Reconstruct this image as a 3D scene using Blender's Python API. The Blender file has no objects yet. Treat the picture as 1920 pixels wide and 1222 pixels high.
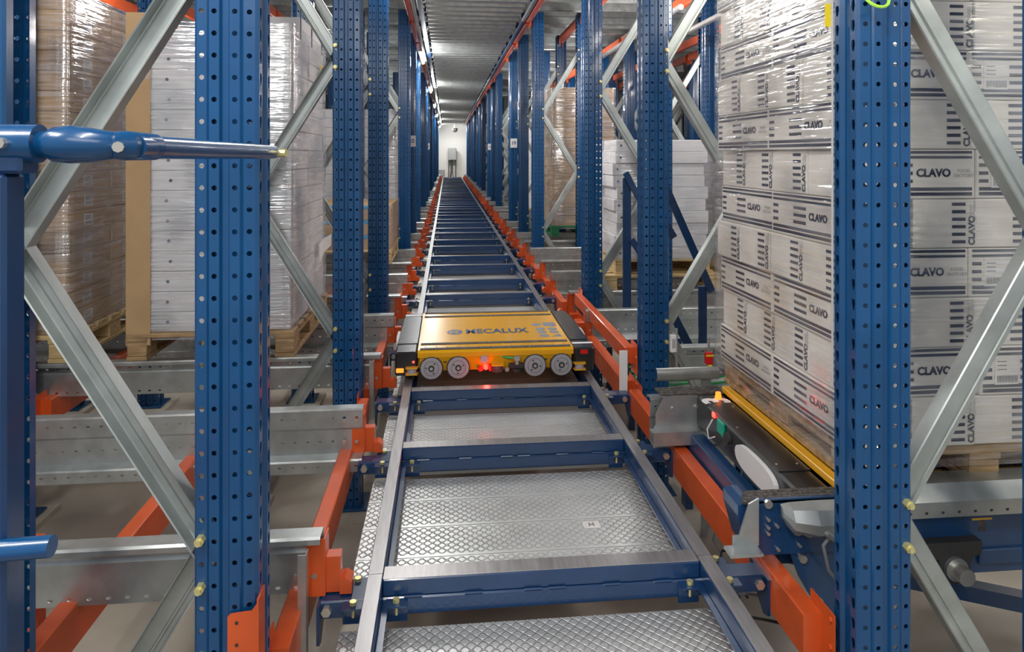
import bpy, math, random
from math import pi, sin, cos, radians, atan2, sqrt
from mathutils import Matrix, Vector
random.seed(7)
SC = bpy.context.scene
COL = SC.collection
# ------------------------------------------------------------------ camera, world, exposure
CZ = 1.80                                   # camera height above the floor
def H(h): return CZ - h                     # height from "metres below the camera"
cd = bpy.data.cameras.new('camera'); cam = bpy.data.objects.new('camera', cd); COL.objects.link(cam)
cam.location = (0, 0, CZ); cam.rotation_euler = (radians(90), 0, -math.atan(122/1280))
cd.lens = 24.0; cd.sensor_width = 36.0; cd.sensor_fit = 'HORIZONTAL'; cd.shift_y = -(611-290)/1920; cd.clip_start = 0.05
SC.camera = cam
w = bpy.data.worlds.new('world'); SC.world = w; w.use_nodes = True
bg = w.node_tree.nodes['Background']; bg.inputs[0].default_value = (0.85, 0.92, 1.0, 1); bg.inputs[1].default_value = 0.32
SC.view_settings.view_transform = 'Standard'; SC.view_settings.look = 'None'
SC.view_settings.gamma = 1.0; SC.view_settings.use_curve_mapping = False
SC.view_settings.exposure = 0.85
def area(name, loc, size, power, rot=(0, 0, 0), color=(1, 0.97, 0.92)):
    l = bpy.data.lights.new(name, 'AREA'); l.shape = 'RECTANGLE'; l.size = size[0]; l.size_y = size[1]
    l.energy = power; l.color = color
    o = bpy.data.objects.new(name, l); COL.objects.link(o); o.location = loc; o.rotation_euler = rot
    return o
# ceiling lamps of the aisle (one row of tubes) and added fill lights between the racks
def point(name, loc, power, radius=0.12, color=(1, 0.97, 0.93)):
    l = bpy.data.lights.new(name, 'POINT'); l.energy = power; l.shadow_soft_size = radius; l.color = color
    o = bpy.data.objects.new(name, l); COL.objects.link(o); o.location = loc
    return o
for i in range(8):
    area('aisle_tube_light', (-0.33, 0.2+5.2*i, H(-1.42)), (0.08, 1.1), 20 if i else 16, (0, radians(-30), 0))
    area('aisle_tube_uplight', (-0.33, 0.2+5.2*i, H(-1.40)), (0.06, 1.1), 11, (0, radians(-115), 0))
area('entrance_fill', (0.1, -1.6, H(-1.6)), (2.4, 0.8), 17, (radians(55), 0, 0))  # three unseen fill lights added at the entrance to brighten the near posts
area('entrance_fill', (-1.5, 0.35, H(-1.3)), (0.8, 0.4), 15, (radians(55), 0, radians(-50)))
area('entrance_fill', (2.6, 0.2, H(-1.5)), (1.0, 0.6), 17, (radians(60), 0, 0), (1, .93, .80))
for (x, y, p) in ((-1.75, 0.95, 8), (-1.65, 2.6, 13), (-3.1, 4.3, 18), (-3.0, 7.0, 26), (-0.9, 5.7, 12), (2.1, 4.3, 22), (3.5, 6.6, 34), (2.1, 7.3, 22), (2.15, 10.4, 12), (4.9, 9.5, 34), (2.0, 13.4, 24), (-1.6, 10.4, 18), (-1.6, 14.5, 18), (1.75, 2.55, 10), (5.2, 5.0, 20)):
    point('rack_fill', (x, y, H(-1.25)), p)  # no fixture here: fill added to brighten the pallets and the ceiling
area('wall_lamp', (0.3, 35.3, H(-1.40)), (1.0, 0.2), 34, (radians(40), 0, 0))

# ------------------------------------------------------------------ materials
def mat(name, color, rough=0.5, metal=0.0, noise=0.0, nscale=20, bump=0.0, bscale=60, coat=0.0, spec=0.5, stretch=(1, 1, 1), color2=None, rnoise=0.0):
    m = bpy.data.materials.new(name); m.use_nodes = True
    nt = m.node_tree; b = nt.nodes['Principled BSDF']
    b.inputs['Base Color'].default_value = (*color, 1); b.inputs['Roughness'].default_value = rough
    b.inputs['Metallic'].default_value = metal; b.inputs['Coat Weight'].default_value = coat
    b.inputs['Specular IOR Level'].default_value = spec; b.inputs['Coat Roughness'].default_value = 0.08
    tc = nt.nodes.new('ShaderNodeTexCoord'); mp = nt.nodes.new('ShaderNodeMapping')
    mp.inputs['Scale'].default_value = stretch
    nt.links.new(tc.outputs['Object'], mp.inputs[0])
    if noise > 0 or rnoise > 0:
        n = nt.nodes.new('ShaderNodeTexNoise'); n.inputs['Scale'].default_value = nscale; n.inputs['Detail'].default_value = 5
        nt.links.new(mp.outputs[0], n.inputs['Vector'])
        if noise > 0:
            r = nt.nodes.new('ShaderNodeValToRGB')
            r.color_ramp.elements[0].position = 0.35; r.color_ramp.elements[1].position = 0.68
            c2 = color2 or tuple(max(0, c*(1-noise)) for c in color)
            r.color_ramp.elements[0].color = (*c2, 1); r.color_ramp.elements[1].color = (*color, 1)
            nt.links.new(n.outputs[0], r.inputs[0]); nt.links.new(r.outputs[0], b.inputs['Base Color'])
        if rnoise > 0:
            mr = nt.nodes.new('ShaderNodeMapRange'); mr.inputs[3].default_value = max(0.03, rough-rnoise); mr.inputs[4].default_value = rough+rnoise
            nt.links.new(n.outputs[0], mr.inputs[0]); nt.links.new(mr.outputs[0], b.inputs['Roughness'])
    if bump > 0:
        n2 = nt.nodes.new('ShaderNodeTexNoise'); n2.inputs['Scale'].default_value = bscale; n2.inputs['Detail'].default_value = 4
        nt.links.new(mp.outputs[0], n2.inputs['Vector'])
        bp = nt.nodes.new('ShaderNodeBump'); bp.inputs['Strength'].default_value = bump; bp.inputs['Distance'].default_value = 0.01
        nt.links.new(n2.outputs[0], bp.inputs['Height']); nt.links.new(bp.outputs[0], b.inputs['Normal'])
    return m
def emit(name, color, s):
    m = bpy.data.materials.new(name); m.use_nodes = True; b = m.node_tree.nodes['Principled BSDF']
    b.inputs['Base Color'].default_value = (*color, 1); b.inputs['Emission Color'].default_value = (*color, 1); b.inputs['Emission Strength'].default_value = s
    return m
M = {}
M['blue'] = mat('blue_paint', (0.003, 0.072, 0.215), 0.27, 0, 0.18, 6, 0.02, 90, coat=0.35)
M['navy'] = mat('navy_paint', (0.009, 0.046, 0.14), 0.28, 0, 0.2, 8, 0.02, 120, coat=0.4)
M['cablue'] = mat('machine_blue_paint', (0.012, 0.06, 0.17), 0.33, 0, 0.25, 9, 0.02, 80, coat=0.3)
M['orange'] = mat('orange_paint', (0.72, 0.105, 0.020), 0.34, 0, 0.12, 9, 0.03, 90, coat=0.3)
M['galv'] = mat('galvanised_steel', (0.52, 0.55, 0.55), 0.36, 0.75, 0.22, 14, 0.02, 60, rnoise=0.12)
M['galvd'] = mat('galvanised_brace_steel', (0.50, 0.54, 0.53), 0.42, 0.65, 0.25, 9, 0.03, 50, rnoise=0.12)
M['worn'] = mat('worn_rail_steel', (0.34, 0.33, 0.34), 0.34, 0.6, 0.25, 12, 0.02, 60, rnoise=0.1, stretch=(6, 0.6, 6))
M['floor'] = mat('polished_concrete', (0.60, 0.55, 0.46), 0.30, 0, 0.38, 1.6, 0.02, 30, rnoise=0.1)
M['pad'] = mat('grout_pad', (0.56, 0.53, 0.44), 0.8, 0, 0.2, 12)
M['wall'] = mat('white_panel_wall', (0.78, 0.78, 0.76), 0.5)
M['yellow'] = mat('yellow_paint', (0.86, 0.43, 0.008), 0.24, 0, 0.06, 8, 0.015, 60, coat=0.5)
M['black'] = mat('black_cover', (0.018, 0.018, 0.02), 0.28, 0, 0, 8, 0.02, 60, coat=0.2)
M['dark'] = mat('dark_rubber', (0.035, 0.034, 0.034), 0.6)
M['strip'] = mat('grip_strip', (0.15, 0.135, 0.125), 0.7, 0, 0.7, 70, 0.8, 160, stretch=(1, 1, 1))
M['grey'] = mat('grey_wheel', (0.42, 0.41, 0.44), 0.4, 0.1)
M['white'] = mat('white_print', (0.85, 0.85, 0.85), 0.5)
M['lblue'] = mat('logo_blue', (0.005, 0.07, 0.22), 0.4)
M['slate'] = mat('sticker_grey', (0.28, 0.33, 0.42), 0.5, 0, 0.4, 60)
M['wood'] = mat('pallet_wood', (0.52, 0.34, 0.17), 0.75, 0, 0.5, 7, 0.25, 40, stretch=(1, 6, 6))
M['woodl'] = mat('pale_pallet_wood', (0.72, 0.53, 0.26), 0.7, 0, 0.35, 7, 0.2, 40, stretch=(1, 6, 6))
M['woodg'] = mat('green_pallet_wood', (0.02, 0.22, 0.09), 0.7, 0, 0.3, 9)
M['card'] = mat('brown_cardboard', (0.50, 0.33, 0.17), 0.75, 0, 0.14, 5, 0.05, 30)
M['cardb'] = mat('tan_cardboard', (0.56, 0.39, 0.23), 0.75, 0, 0.12, 5, 0.05, 30)
M['wbox'] = mat('white_cardboard', (0.74, 0.73, 0.74), 0.6, 0, 0.06, 4, 0.05, 25)
M['cbox'] = mat('cream_white_cardboard', (0.78, 0.75, 0.70), 0.6, 0, 0.08, 4, 0.04, 25)
M['ink'] = mat('dark_ink', (0.030, 0.035, 0.07), 0.5)
M['inkg'] = mat('pale_grey_ink', (0.45, 0.45, 0.46), 0.5)
M['bluetape'] = mat('blue_tape', (0.03, 0.35, 0.65), 0.3)
M['paper'] = mat('paper_label', (0.80, 0.78, 0.76), 0.6, 0, 0.1, 40)
M['brass'] = mat('yellow_zinc_bolt', (0.75, 0.68, 0.32), 0.35, 0.6)
M['zinc'] = mat('zinc_bolt', (0.66, 0.62, 0.55), 0.3, 0.8)
M['green'] = mat('green_cable', (0.02, 0.42, 0.10), 0.4)
M['lime'] = mat('lime_cable_tie', (0.42, 0.80, 0.08), 0.4)
M['red'] = mat('red_plastic', (0.65, 0.01, 0.01), 0.35)
M['teal'] = mat('teal_plastic', (0.0, 0.36, 0.24), 0.35)
M['cab'] = mat('grey_cabinet', (0.33, 0.34, 0.34), 0.45)
M['cable'] = mat('grey_cable', (0.20, 0.21, 0.23), 0.45)
M['tagy'] = mat('yellow_tag', (0.85, 0.65, 0.02), 0.5)
M['redglow'] = emit('red_lamp', (1.0, 0.03, 0.02), 4)
M['amber'] = emit('amber_lamp', (1.0, 0.20, 0.02), 1.2)
M['tube'] = emit('lit_tube', (0.95, 1.0, 1.0), 22)

def plate_material():
    m = mat('diamond_plate', (0.74, 0.76, 0.76), 0.36, 0.6, 0.22, 3.0, 0, 60, rnoise=0.1); nt = m.node_tree; b = nt.nodes['Principled BSDF']
    tc = nt.nodes.new('ShaderNodeTexCoord'); sp = nt.nodes.new('ShaderNodeSeparateXYZ'); nt.links.new(tc.outputs['Object'], sp.inputs[0])
    def mth(op, a, bb=None):
        n = nt.nodes.new('ShaderNodeMath'); n.operation = op
        for i, v in enumerate((a, bb)):
            if v is None: continue
            if isinstance(v, (int, float)): n.inputs[i].default_value = v
            else: nt.links.new(v, n.inputs[i])
        return n.outputs[0]
    k = pi/0.032
    s1 = mth('ABSOLUTE', mth('SINE', mth('MULTIPLY', mth('ADD', sp.outputs[0], sp.outputs[1]), k)))
    s2 = mth('ABSOLUTE', mth('SINE', mth('MULTIPLY', mth('SUBTRACT', sp.outputs[0], sp.outputs[1]), k)))
    h = mth('MULTIPLY', mth('MINIMUM', mth('MULTIPLY', s1, s2), 0.35), mth('GREATER_THAN', sp.outputs[1], 0.016))
    bp = nt.nodes.new('ShaderNodeBump'); bp.inputs['Strength'].default_value = 0.85; bp.inputs['Distance'].default_value = 0.010
    nt.links.new(h, bp.inputs['Height']); nt.links.new(bp.outputs[0], b.inputs['Normal'])
    return m
M['plate'] = plate_material()

def film_material(name, haze, gloss, tint=(0.90, 0.89, 0.92)):
    # clear film: mostly see-through, with a milky haze where it lies in layers and glossy wrinkles that run round the load
    m = bpy.data.materials.new(name); m.use_nodes = True; nt = m.node_tree; nt.nodes.clear(); N = nt.nodes.new; Lk = nt.links.new
    out = N('ShaderNodeOutputMaterial'); tr = N('ShaderNodeBsdfTransparent'); df = N('ShaderNodeBsdfDiffuse'); gl = N('ShaderNodeBsdfGlossy')
    df.inputs['Color'].default_value = (*tint, 1); gl.inputs['Color'].default_value = (1, 1, 1, 1); gl.inputs['Roughness'].default_value = 0.14
    tc = N('ShaderNodeTexCoord'); mp = N('ShaderNodeMapping'); mp.inputs['Scale'].default_value = (1.6, 1.6, 24); mp.inputs['Rotation'].default_value = (0.12, 0.10, 0)
    Lk(tc.outputs['Object'], mp.inputs[0])
    n = N('ShaderNodeTexNoise'); n.inputs['Scale'].default_value = 2.6; n.inputs['Detail'].default_value = 2.5; n.inputs['Roughness'].default_value = 0.5; Lk(mp.outputs[0], n.inputs['Vector'])
    n2 = N('ShaderNodeTexNoise'); n2.inputs['Scale'].default_value = 3.5; n2.inputs['Detail'].default_value = 3; Lk(tc.outputs['Object'], n2.inputs['Vector'])
    r = N('ShaderNodeMapRange'); r.inputs[1].default_value = 0.38; r.inputs[2].default_value = 0.70; r.inputs[3].default_value = haze[0]; r.inputs[4].default_value = haze[1]; Lk(n.outputs[0], r.inputs[0])
    r2 = N('ShaderNodeMapRange'); r2.inputs[1].default_value = 0.42; r2.inputs[2].default_value = 0.64; r2.inputs[3].default_value = gloss[0]; r2.inputs[4].default_value = gloss[1]; Lk(n2.outputs[0], r2.inputs[0])
    bp = N('ShaderNodeBump'); bp.inputs['Strength'].default_value = 1.0; bp.inputs['Distance'].default_value = 0.0065
    Lk(n.outputs[0], bp.inputs['Height']); Lk(bp.outputs[0], gl.inputs['Normal'])
    m1 = N('ShaderNodeMixShader'); Lk(r.outputs[0], m1.inputs[0]); Lk(tr.outputs[0], m1.inputs[1]); Lk(df.outputs[0], m1.inputs[2])
    m2 = N('ShaderNodeMixShader'); Lk(r2.outputs[0], m2.inputs[0]); Lk(m1.outputs[0], m2.inputs[1]); Lk(gl.outputs[0], m2.inputs[2]); Lk(m2.outputs[0], out.inputs[0])
    return m
M['film'] = film_material('stretch_film', (0.0, 0.18), (0.08, 0.34))
M['filmthick'] = film_material('layered_stretch_film', (0.04, 0.36), (0.12, 0.45))

# ------------------------------------------------------------------ mesh helpers
class MB:
    def __init__(s): s.v = []; s.f = []
    def add(s, vs, fs):
        o = len(s.v); s.v += [tuple(x) for x in vs]; s.f += [tuple(i+o for i in f) for f in fs]; return s
    def box(s, x0, x1, y0, y1, z0, z1):
        return s.add([(x0,y0,z0),(x1,y0,z0),(x1,y1,z0),(x0,y1,z0),(x0,y0,z1),(x1,y0,z1),(x1,y1,z1),(x0,y1,z1)],
                     [(3,2,1,0),(4,5,6,7),(0,1,5,4),(1,2,6,5),(2,3,7,6),(3,0,4,7)])
    def bbox(s, x0, x1, y0, y1, z0, z1, b=0.004):      # box with chamfered edges
        import itertools
        vs = []; idx = {}
        X = (x0, x1); Y = (y0, y1); Z = (z0, z1)
        for i, j, k in itertools.product((0, 1), repeat=3):
            sx, sy, sz = (1-2*i)*b, (1-2*j)*b, (1-2*k)*b
            for a, p in (('x', (X[i], Y[j]+sy, Z[k]+sz)), ('y', (X[i]+sx, Y[j], Z[k]+sz)), ('z', (X[i]+sx, Y[j]+sy, Z[k]))):
                idx[(i, j, k, a)] = len(vs); vs.append(p)
        g = lambda i, j, k, a: idx[(i, j, k, a)]
        fs = []
        for i in (0, 1):
            q = [g(i,0,0,'x'), g(i,1,0,'x'), g(i,1,1,'x'), g(i,0,1,'x')]; fs.append(q if i else q[::-1])
            q = [g(0,i,0,'y'), g(1,i,0,'y'), g(1,i,1,'y'), g(0,i,1,'y')]; fs.append(q[::-1] if i else q)
            q = [g(0,0,i,'z'), g(1,0,i,'z'), g(1,1,i,'z'), g(0,1,i,'z')]; fs.append(q if i else q[::-1])
        for a, b_ in itertools.product((0, 1), repeat=2):
            fs.append([g(a,b_,0,'x'), g(a,b_,1,'x'), g(a,b_,1,'y'), g(a,b_,0,'y')])
            fs.append([g(a,0,b_,'x'), g(a,1,b_,'x'), g(a,1,b_,'z'), g(a,0,b_,'z')])
            fs.append([g(0,a,b_,'y'), g(1,a,b_,'y'), g(1,a,b_,'z'), g(0,a,b_,'z')])
        for i, j, k in itertools.product((0, 1), repeat=3):
            fs.append([g(i,j,k,'x'), g(i,j,k,'y'), g(i,j,k,'z')])
        return s.add(vs, fs)
    def prism(s, poly, axis, a0, a1):                  # poly: 2-D points of the plane across the axis
        def P(p, a):
            return {'x': (a, p[0], p[1]), 'y': (p[0], a, p[1]), 'z': (p[0], p[1], a)}[axis]
        n = len(poly)
        return s.add([P(p, a0) for p in poly]+[P(p, a1) for p in poly],
                     [tuple(range(n))[::-1], tuple(range(n, 2*n))]+[(i, (i+1) % n, n+(i+1) % n, n+i) for i in range(n)])
    def tube(s, pts, r, n=10, cap=True):
        pts = [Vector(p) for p in pts]; rs = r if isinstance(r, (list, tuple)) else [r]*len(pts)
        rings = []; up = None
        for i, p in enumerate(pts):
            d = (pts[min(i+1, len(pts)-1)]-pts[max(i-1, 0)]).normalized()
            if up is None: up = Vector((0, 0, 1)) if abs(d.z) < 0.9 else Vector((1, 0, 0))
            a = d.cross(up).normalized(); b = a.cross(d).normalized(); up = b
            rings.append([p+(a*cos(2*pi*k/n)+b*sin(2*pi*k/n))*rs[i] for k in range(n)])
        vs = [v for q in rings for v in q]; fs = []
        for i in range(len(pts)-1):
            for k in range(n): fs.append((i*n+k, i*n+(k+1) % n, (i+1)*n+(k+1) % n, (i+1)*n+k))
        if cap: fs += [tuple(range(n))[::-1], tuple(range((len(pts)-1)*n, len(pts)*n))]
        return s.add(vs, fs)
    def bar(s, p0, p1, w, d, nrm=(0, 1, 0)):           # rectangular bar from p0 to p1, w across, d along nrm
        p0 = Vector(p0); p1 = Vector(p1); t = (p1-p0).normalized(); nr = Vector(nrm); c = t.cross(nr).normalized()
        vs = []
        for p in (p0, p1):
            for a, b in ((-1, -1), (1, -1), (1, 1), (-1, 1)): vs.append(p+c*(w/2*a)+nr*(d/2*b))
        return s.add(vs, [(3,2,1,0),(4,5,6,7),(0,1,5,4),(1,2,6,5),(2,3,7,6),(3,0,4,7)])
    def mesh(s, name, m, smooth=False):
        me = bpy.data.meshes.new(name); me.from_pydata(s.v, [], s.f); me.validate(); me.materials.append(M[m] if isinstance(m, str) else m)
        import bmesh
        b = bmesh.new(); b.from_mesh(me); bmesh.ops.recalc_face_normals(b, faces=b.faces); b.to_mesh(me); b.free()
        if smooth:
            me.polygons.foreach_set('use_smooth', [True]*len(me.polygons))
            try: me.set_sharp_from_angle(angle=radians(35))
            except Exception: pass
        return me
    def obj(s, name, m, parent=None, loc=(0, 0, 0), rot=(0, 0, 0), smooth=False):
        return put(s.mesh(name, m, smooth), name, parent, loc, rot)
def put(me, name, parent=None, loc=(0, 0, 0), rot=(0, 0, 0)):
    o = bpy.data.objects.new(name, me); COL.objects.link(o); o.location = loc; o.rotation_euler = rot
    if parent: o.parent = parent
    return o
def tag(o, label, cat, group=None, kind=None):
    if not 4 <= len(label.split()) <= 16: print('LABEL', len(label.split()), label)
    o['label'] = label; o['category'] = cat
    if group: o['group'] = group
    if kind: o['kind'] = kind
    return o
def thing(name, label, cat, loc=(0, 0, 0), rz=0, group=None):
    o = bpy.data.objects.new(name, None); COL.objects.link(o); o.location = loc; o.rotation_euler = (0, 0, rz); o.empty_display_size = 0.05
    return tag(o, label, cat, group)
def struct(o): o['kind'] = 'structure'; return o
def dup(root, loc, rz=0, label=None, group=None):
    def cp(o, parent):
        c = o.copy(); COL.objects.link(c)
        if parent: c.parent = parent
        for ch in list(o.children): cp(ch, c)
        return c
    r = cp(root, None); r.location = loc; r.rotation_euler = (0, 0, rz)
    if label: r['label'] = label
    if group: r['group'] = group
    return r
ORD = ['nearest', 'second', 'third', 'fourth', 'fifth', 'sixth', 'seventh', 'eighth', 'ninth', 'tenth', 'eleventh', 'twelfth', 'thirteenth', 'fourteenth', 'fifteenth', 'sixteenth', 'seventeenth', 'eighteenth', 'nineteenth', 'twentieth', 'twenty-first', 'twenty-second', 'twenty-third', 'twenty-fourth', 'twenty-fifth', 'twenty-sixth', 'twenty-seventh', 'twenty-eighth', 'twenty-ninth', 'thirtieth', 'thirty-first', 'thirty-second', 'thirty-third', 'thirty-fourth', 'thirty-fifth', 'thirty-sixth', 'thirty-seventh', 'thirty-eighth', 'thirty-ninth', 'fortieth', 'forty-first', 'forty-second', 'forty-third', 'forty-fourth', 'forty-fifth', 'forty-sixth', 'forty-seventh', 'forty-eighth']
_tx = {}
def text_mesh(body, size, m, bold=0.0, sx=1.0, ext=0.0004):
    k = (body, size, m, bold, sx)
    if k in _tx: return _tx[k]
    c = bpy.data.curves.new('lettering', 'FONT'); c.body = body; c.size = size; c.extrude = ext; c.offset = bold
    c.align_x = 'CENTER'; c.align_y = 'CENTER'; c.resolution_u = 3
    o = bpy.data.objects.new('lettering', c); COL.objects.link(o)
    dg = bpy.context.evaluated_depsgraph_get(); me = bpy.data.meshes.new_from_object(o.evaluated_get(dg))
    bpy.data.objects.remove(o); me.transform(Matrix.Diagonal((sx, 1, 1, 1))); me.materials.clear(); me.materials.append(M[m]); me.name = 'lettering'
    _tx[k] = me; return me
FACE_Y = (pi/2, 0, 0)             # text upright, read from the camera side (-Y)

def perforated(segs, length, pitch, mp, thick=0.003, phase=0.0):
    """sheet-metal section: segs [(p0,p1,kind)] in 2-D, extruded along 'length'; kind None / hole / slot gives real punched openings; mp maps (a,b,l)->xyz"""
    mb = MB(); N = int(round(length/pitch))
    for (p0, p1, kind) in segs:
        a0, b0 = p0; a1, b1 = p1; L = math.hypot(a1-a0, b1-b0); ua, ub = (a1-a0)/L, (b1-b0)/L; na, nb = -ub, ua
        def Q(u, l, t=0.0): return mp(a0+ua*u+na*t, b0+ub*u+nb*t, l)
        if not kind:
            mb.add([Q(0, 0), Q(L, 0), Q(L, length), Q(0, length)], [(0, 1, 2, 3)]); continue
        if kind == 'hole': R = 0.0062; pts = [(R*cos(radians(22.5+45*k)), R*sin(radians(22.5+45*k))) for k in range(8)]
        elif kind == 'oval': pts = [(0.0045*cos(radians(22.5+45*k)), 0.0075*sin(radians(22.5+45*k))) for k in range(8)]
        else: pts = [(0.0075, 0.004), (0.0055, 0.013), (-0.0055, 0.013), (-0.0075, 0.004), (-0.0075, -0.002), (-0.0035, -0.015), (0.0035, -0.015), (0.0075, -0.002)]
        if kind in ('hole', 'oval'): order = pts
        else: order = pts
        # corner directions for the eight ring points: 0,1 right-top...; connect sides
        for j in range(N):
            c = (j+0.5)*pitch+phase; cu = L/2
            ring = [Q(cu+x, c+y) for x, y in order]
            cor = [Q(L, j*pitch), Q(L, (j+1)*pitch), Q(0, (j+1)*pitch), Q(0, j*pitch)]
            inner = [Q(cu+x, c+y, thick) for x, y in order]
            # ring indices 0..7, corners 8..11 (right-bottom, right-top, left-top, left-bottom)
            if kind in ('hole', 'oval'):   # ring k at angle 22.5+45k : right = 7,0 ; top = 1,2 ; left = 3,4 ; bottom = 5,6
                F = [(8, 9, 0, 7), (9, 1, 0), (9, 10, 2, 1), (10, 3, 2), (10, 11, 4, 3), (11, 5, 4), (11, 8, 6, 5), (8, 7, 6)]
            else:
                F = [(8, 9, 0, 7), (9, 1, 0), (9, 10, 2, 1), (10, 3, 2), (10, 11, 4, 3), (11, 5, 4), (11, 8, 6, 5), (8, 7, 6)]
            F += [(k, (k+1) % 8, 12+(k+1) % 8, 12+k) for k in range(8)]
            mb.add(ring+cor+inner, F)
    return mb
def chain(pts, kinds): return [(pts[i], pts[i+1], kinds[i]) for i in range(len(pts)-1)]

# ------------------------------------------------------------------ the setting
fl = MB().box(-9, 9, -4, 38.6, -0.12, 0).obj('floor', 'floor'); struct(fl)
def ribbed(x0, x1, y0, y1, z, pitch, dz, m, name, th=0.012):
    mb = MB(); n = int(round((y1-y0)/pitch)); p = (y1-y0)/n; pl = []
    for i in range(n):
        y = y0+i*p; pl += [(y, z), (y+p*0.30, z), (y+p*0.42, z+dz), (y+p*0.88, z+dz)]
    pl.append((y1, z))
    poly = pl+[(y1, z+dz+th), (y0, z+dz+th)]
    vs = [(x0, a, b) for a, b in pl]+[(x1, a, b) for a, b in pl]; k = len(pl)
    mb.add(vs, [(i, i+1, k+i+1, k+i) for i in range(k-1)])
    mb.box(x0, x1, y0, y1, z+dz+0.001, z+dz+th)
    return mb
ce = ribbed(-9, 9, -1.0, 38.6, H(-2.02), 0.305, 0.045, 'galv', 'ceiling').obj('ceiling', 'galvd'); struct(ce)
wb = MB().box(-9, 9, 38.4, 38.6, 0, 3.9)
for i in range(36): wb.box(-9+i*0.5-0.004, -9+i*0.5+0.004, 38.392, 38.40, 0, 3.9)
struct(wb.obj('wall_back', 'wall'))
struct(MB().box(-9.1, -9, -4, 38.6, 0, 3.9).obj('wall_left', 'wall')); struct(MB().box(9, 9.1, -4, 38.6, 0, 3.9).obj('wall_right', 'wall'))

# ------------------------------------------------------------------ upright frames
PITCH = 1.527
POST_H = H(-1.70)
def post_segments():
    W, D = 0.14, 0.12
    near = [(0.0, 0.012), (0.008, 0.007), (0.032, 0.003), (0.036, 0.005), (0.040, 0.0), (0.062, 0.0), (0.067, 0.008), (0.080, 0.008), (0.085, 0.0), (0.107, 0.0), (0.110, 0.003), (0.113, 0.0), (0.134, 0.0), (0.140, 0.006)]
    kn = [None, 'hole', None, None, 'hole', None, None, None, 'hole', None, None, 'hole', None]
    segs = chain(near, kn)
    far = [(x, D-y) for x, y in near]
    segs += [((b), (a), k) for (a, b, k) in chain(far, kn)]
    front = [(0.0, 0.012), (0.0, 0.038), (0.010, 0.044), (0.010, 0.076), (0.0, 0.082), (0.0, 0.108)]
    segs += [((b), (a), k) for (a, b, k) in chain(front, ['slot', None, None, None, 'slot'])]
    segs += [((0.140, 0.006), (0.140, 0.030), None), ((0.140, 0.114), (0.140, 0.090), None)]
    return segs
post_mesh = perforated(post_segments(), POST_H, 0.05, lambda a, b, l: (a, b, l)).mesh('post', 'blue')
base_mesh = MB().bbox(-0.03, 0.17, -0.03, 0.15, 0.03, 0.042, 0.002).mesh('base_plate', 'blue')
pad_mesh = MB().box(-0.07, 0.21, -0.08, 0.20, 0.0, 0.03).mesh('grout_pad', 'pad')
bolt_mesh = MB().tube([(0, 0, 0), (0, -0.016, 0)], 0.011, 6).tube([(0, -0.016, 0), (0, -0.024, 0)], 0.007, 8).mesh('bolt', 'brass')
NZ = [H(1.62), H(0.92), H(0.21), H(-0.49), H(-1.20)]
def brace_mesh(z0, z1, x0=0.125, x1=0.555):
    p0 = Vector((x0, 0.06, z0)); p1 = Vector((x1, 0.06, z1)); t = (p1-p0).normalized(); c = Vector((0, 1, 0)).cross(t).normalized()
    w, d = 0.062, 0.042
    sec = [(-w/2, d/2), (-w/2, -d/2+0.003), (-w/2+0.003, -d/2), (w*0.12, -d/2), (w*0.16, -d/2+0.005), (w*0.24, -d/2+0.005), (w*0.28, -d/2), (w/2-0.003, -d/2), (w/2, -d/2+0.003), (w/2, d/2)]
    mb = MB(); n = len(sec)
    inner = [(a*0.90, b*0.88 if b < 0 else b-0.002) for a, b in sec]
    full = sec+inner[::-1]; m = len(full)
    vs = [p+c*a+Vector((0, b, 0)) for p in (p0-t*0.03, p1+t*0.03) for a, b in full]
    fs = [(i, (i+1) % m, m+(i+1) % m, m+i) for i in range(m)]
    for i in range(n-1):
        fs.append((i, i+1, m-2-i, m-1-i)); fs.append((m+i, m+i+1, m+m-2-i, m+m-1-i))
    mb.add(vs, fs)
    return mb.mesh('diagonal_brace', 'galvd')
braces = [brace_mesh(NZ[1], NZ[0]), brace_mesh(NZ[1], NZ[2]), brace_mesh(NZ[3], NZ[2]), brace_mesh(NZ[3], NZ[4])]
def upright_frame(X, Y, side, label, group, detail):
    # side +1: right of the aisle; -1: left (turned by half a turn)
    loc = (X, Y, 0) if side > 0 else (X, Y+0.12, 0)
    t = thing('upright_frame', label, 'rack frame', loc, 0 if side > 0 else pi, group)
    put(post_mesh, 'post', t)
    put(post_mesh, 'post', t, (0.68, 0.12, 0), (0, 0, pi))
    for b in braces: put(b, 'diagonal_brace', t)
    put(base_mesh, 'base_plate', t, (0, 0, 0)); put(base_mesh, 'base_plate', t, (0.54, 0, 0))
    put(pad_mesh, 'grout_pad', t); put(pad_mesh, 'grout_pad', t, (0.54, 0, 0))
    if detail:
        for z, x in ((NZ[1], 0.124), (NZ[3], 0.124), (NZ[0], 0.556), (NZ[2], 0.556), (NZ[4], 0.556)):
            for dz in (-0.054, 0.054):
                put(bolt_mesh, 'bolt', t, (x, 0, z+dz) if side > 0 else (x, 0.12, z+dz), (0, 0, 0) if side > 0 else (0, 0, pi))
    return t
PITCH = 1.535
PY = [1.60, 3.47, 5.005, 8.075, 9.61, 11.145]
y = 14.215
while y < 37: PY += [y, y+PITCH, y+2*PITCH]; y += 4*PITCH*0.999
PY = [p for p in PY if p < 37]
PYI = sorted(PY[:6]+[6.54, 12.68]+[p for p in PY[6:9]])
XR, XL = 1.015, -0.428
SN = {1: 'right', -1: 'left'}
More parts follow.
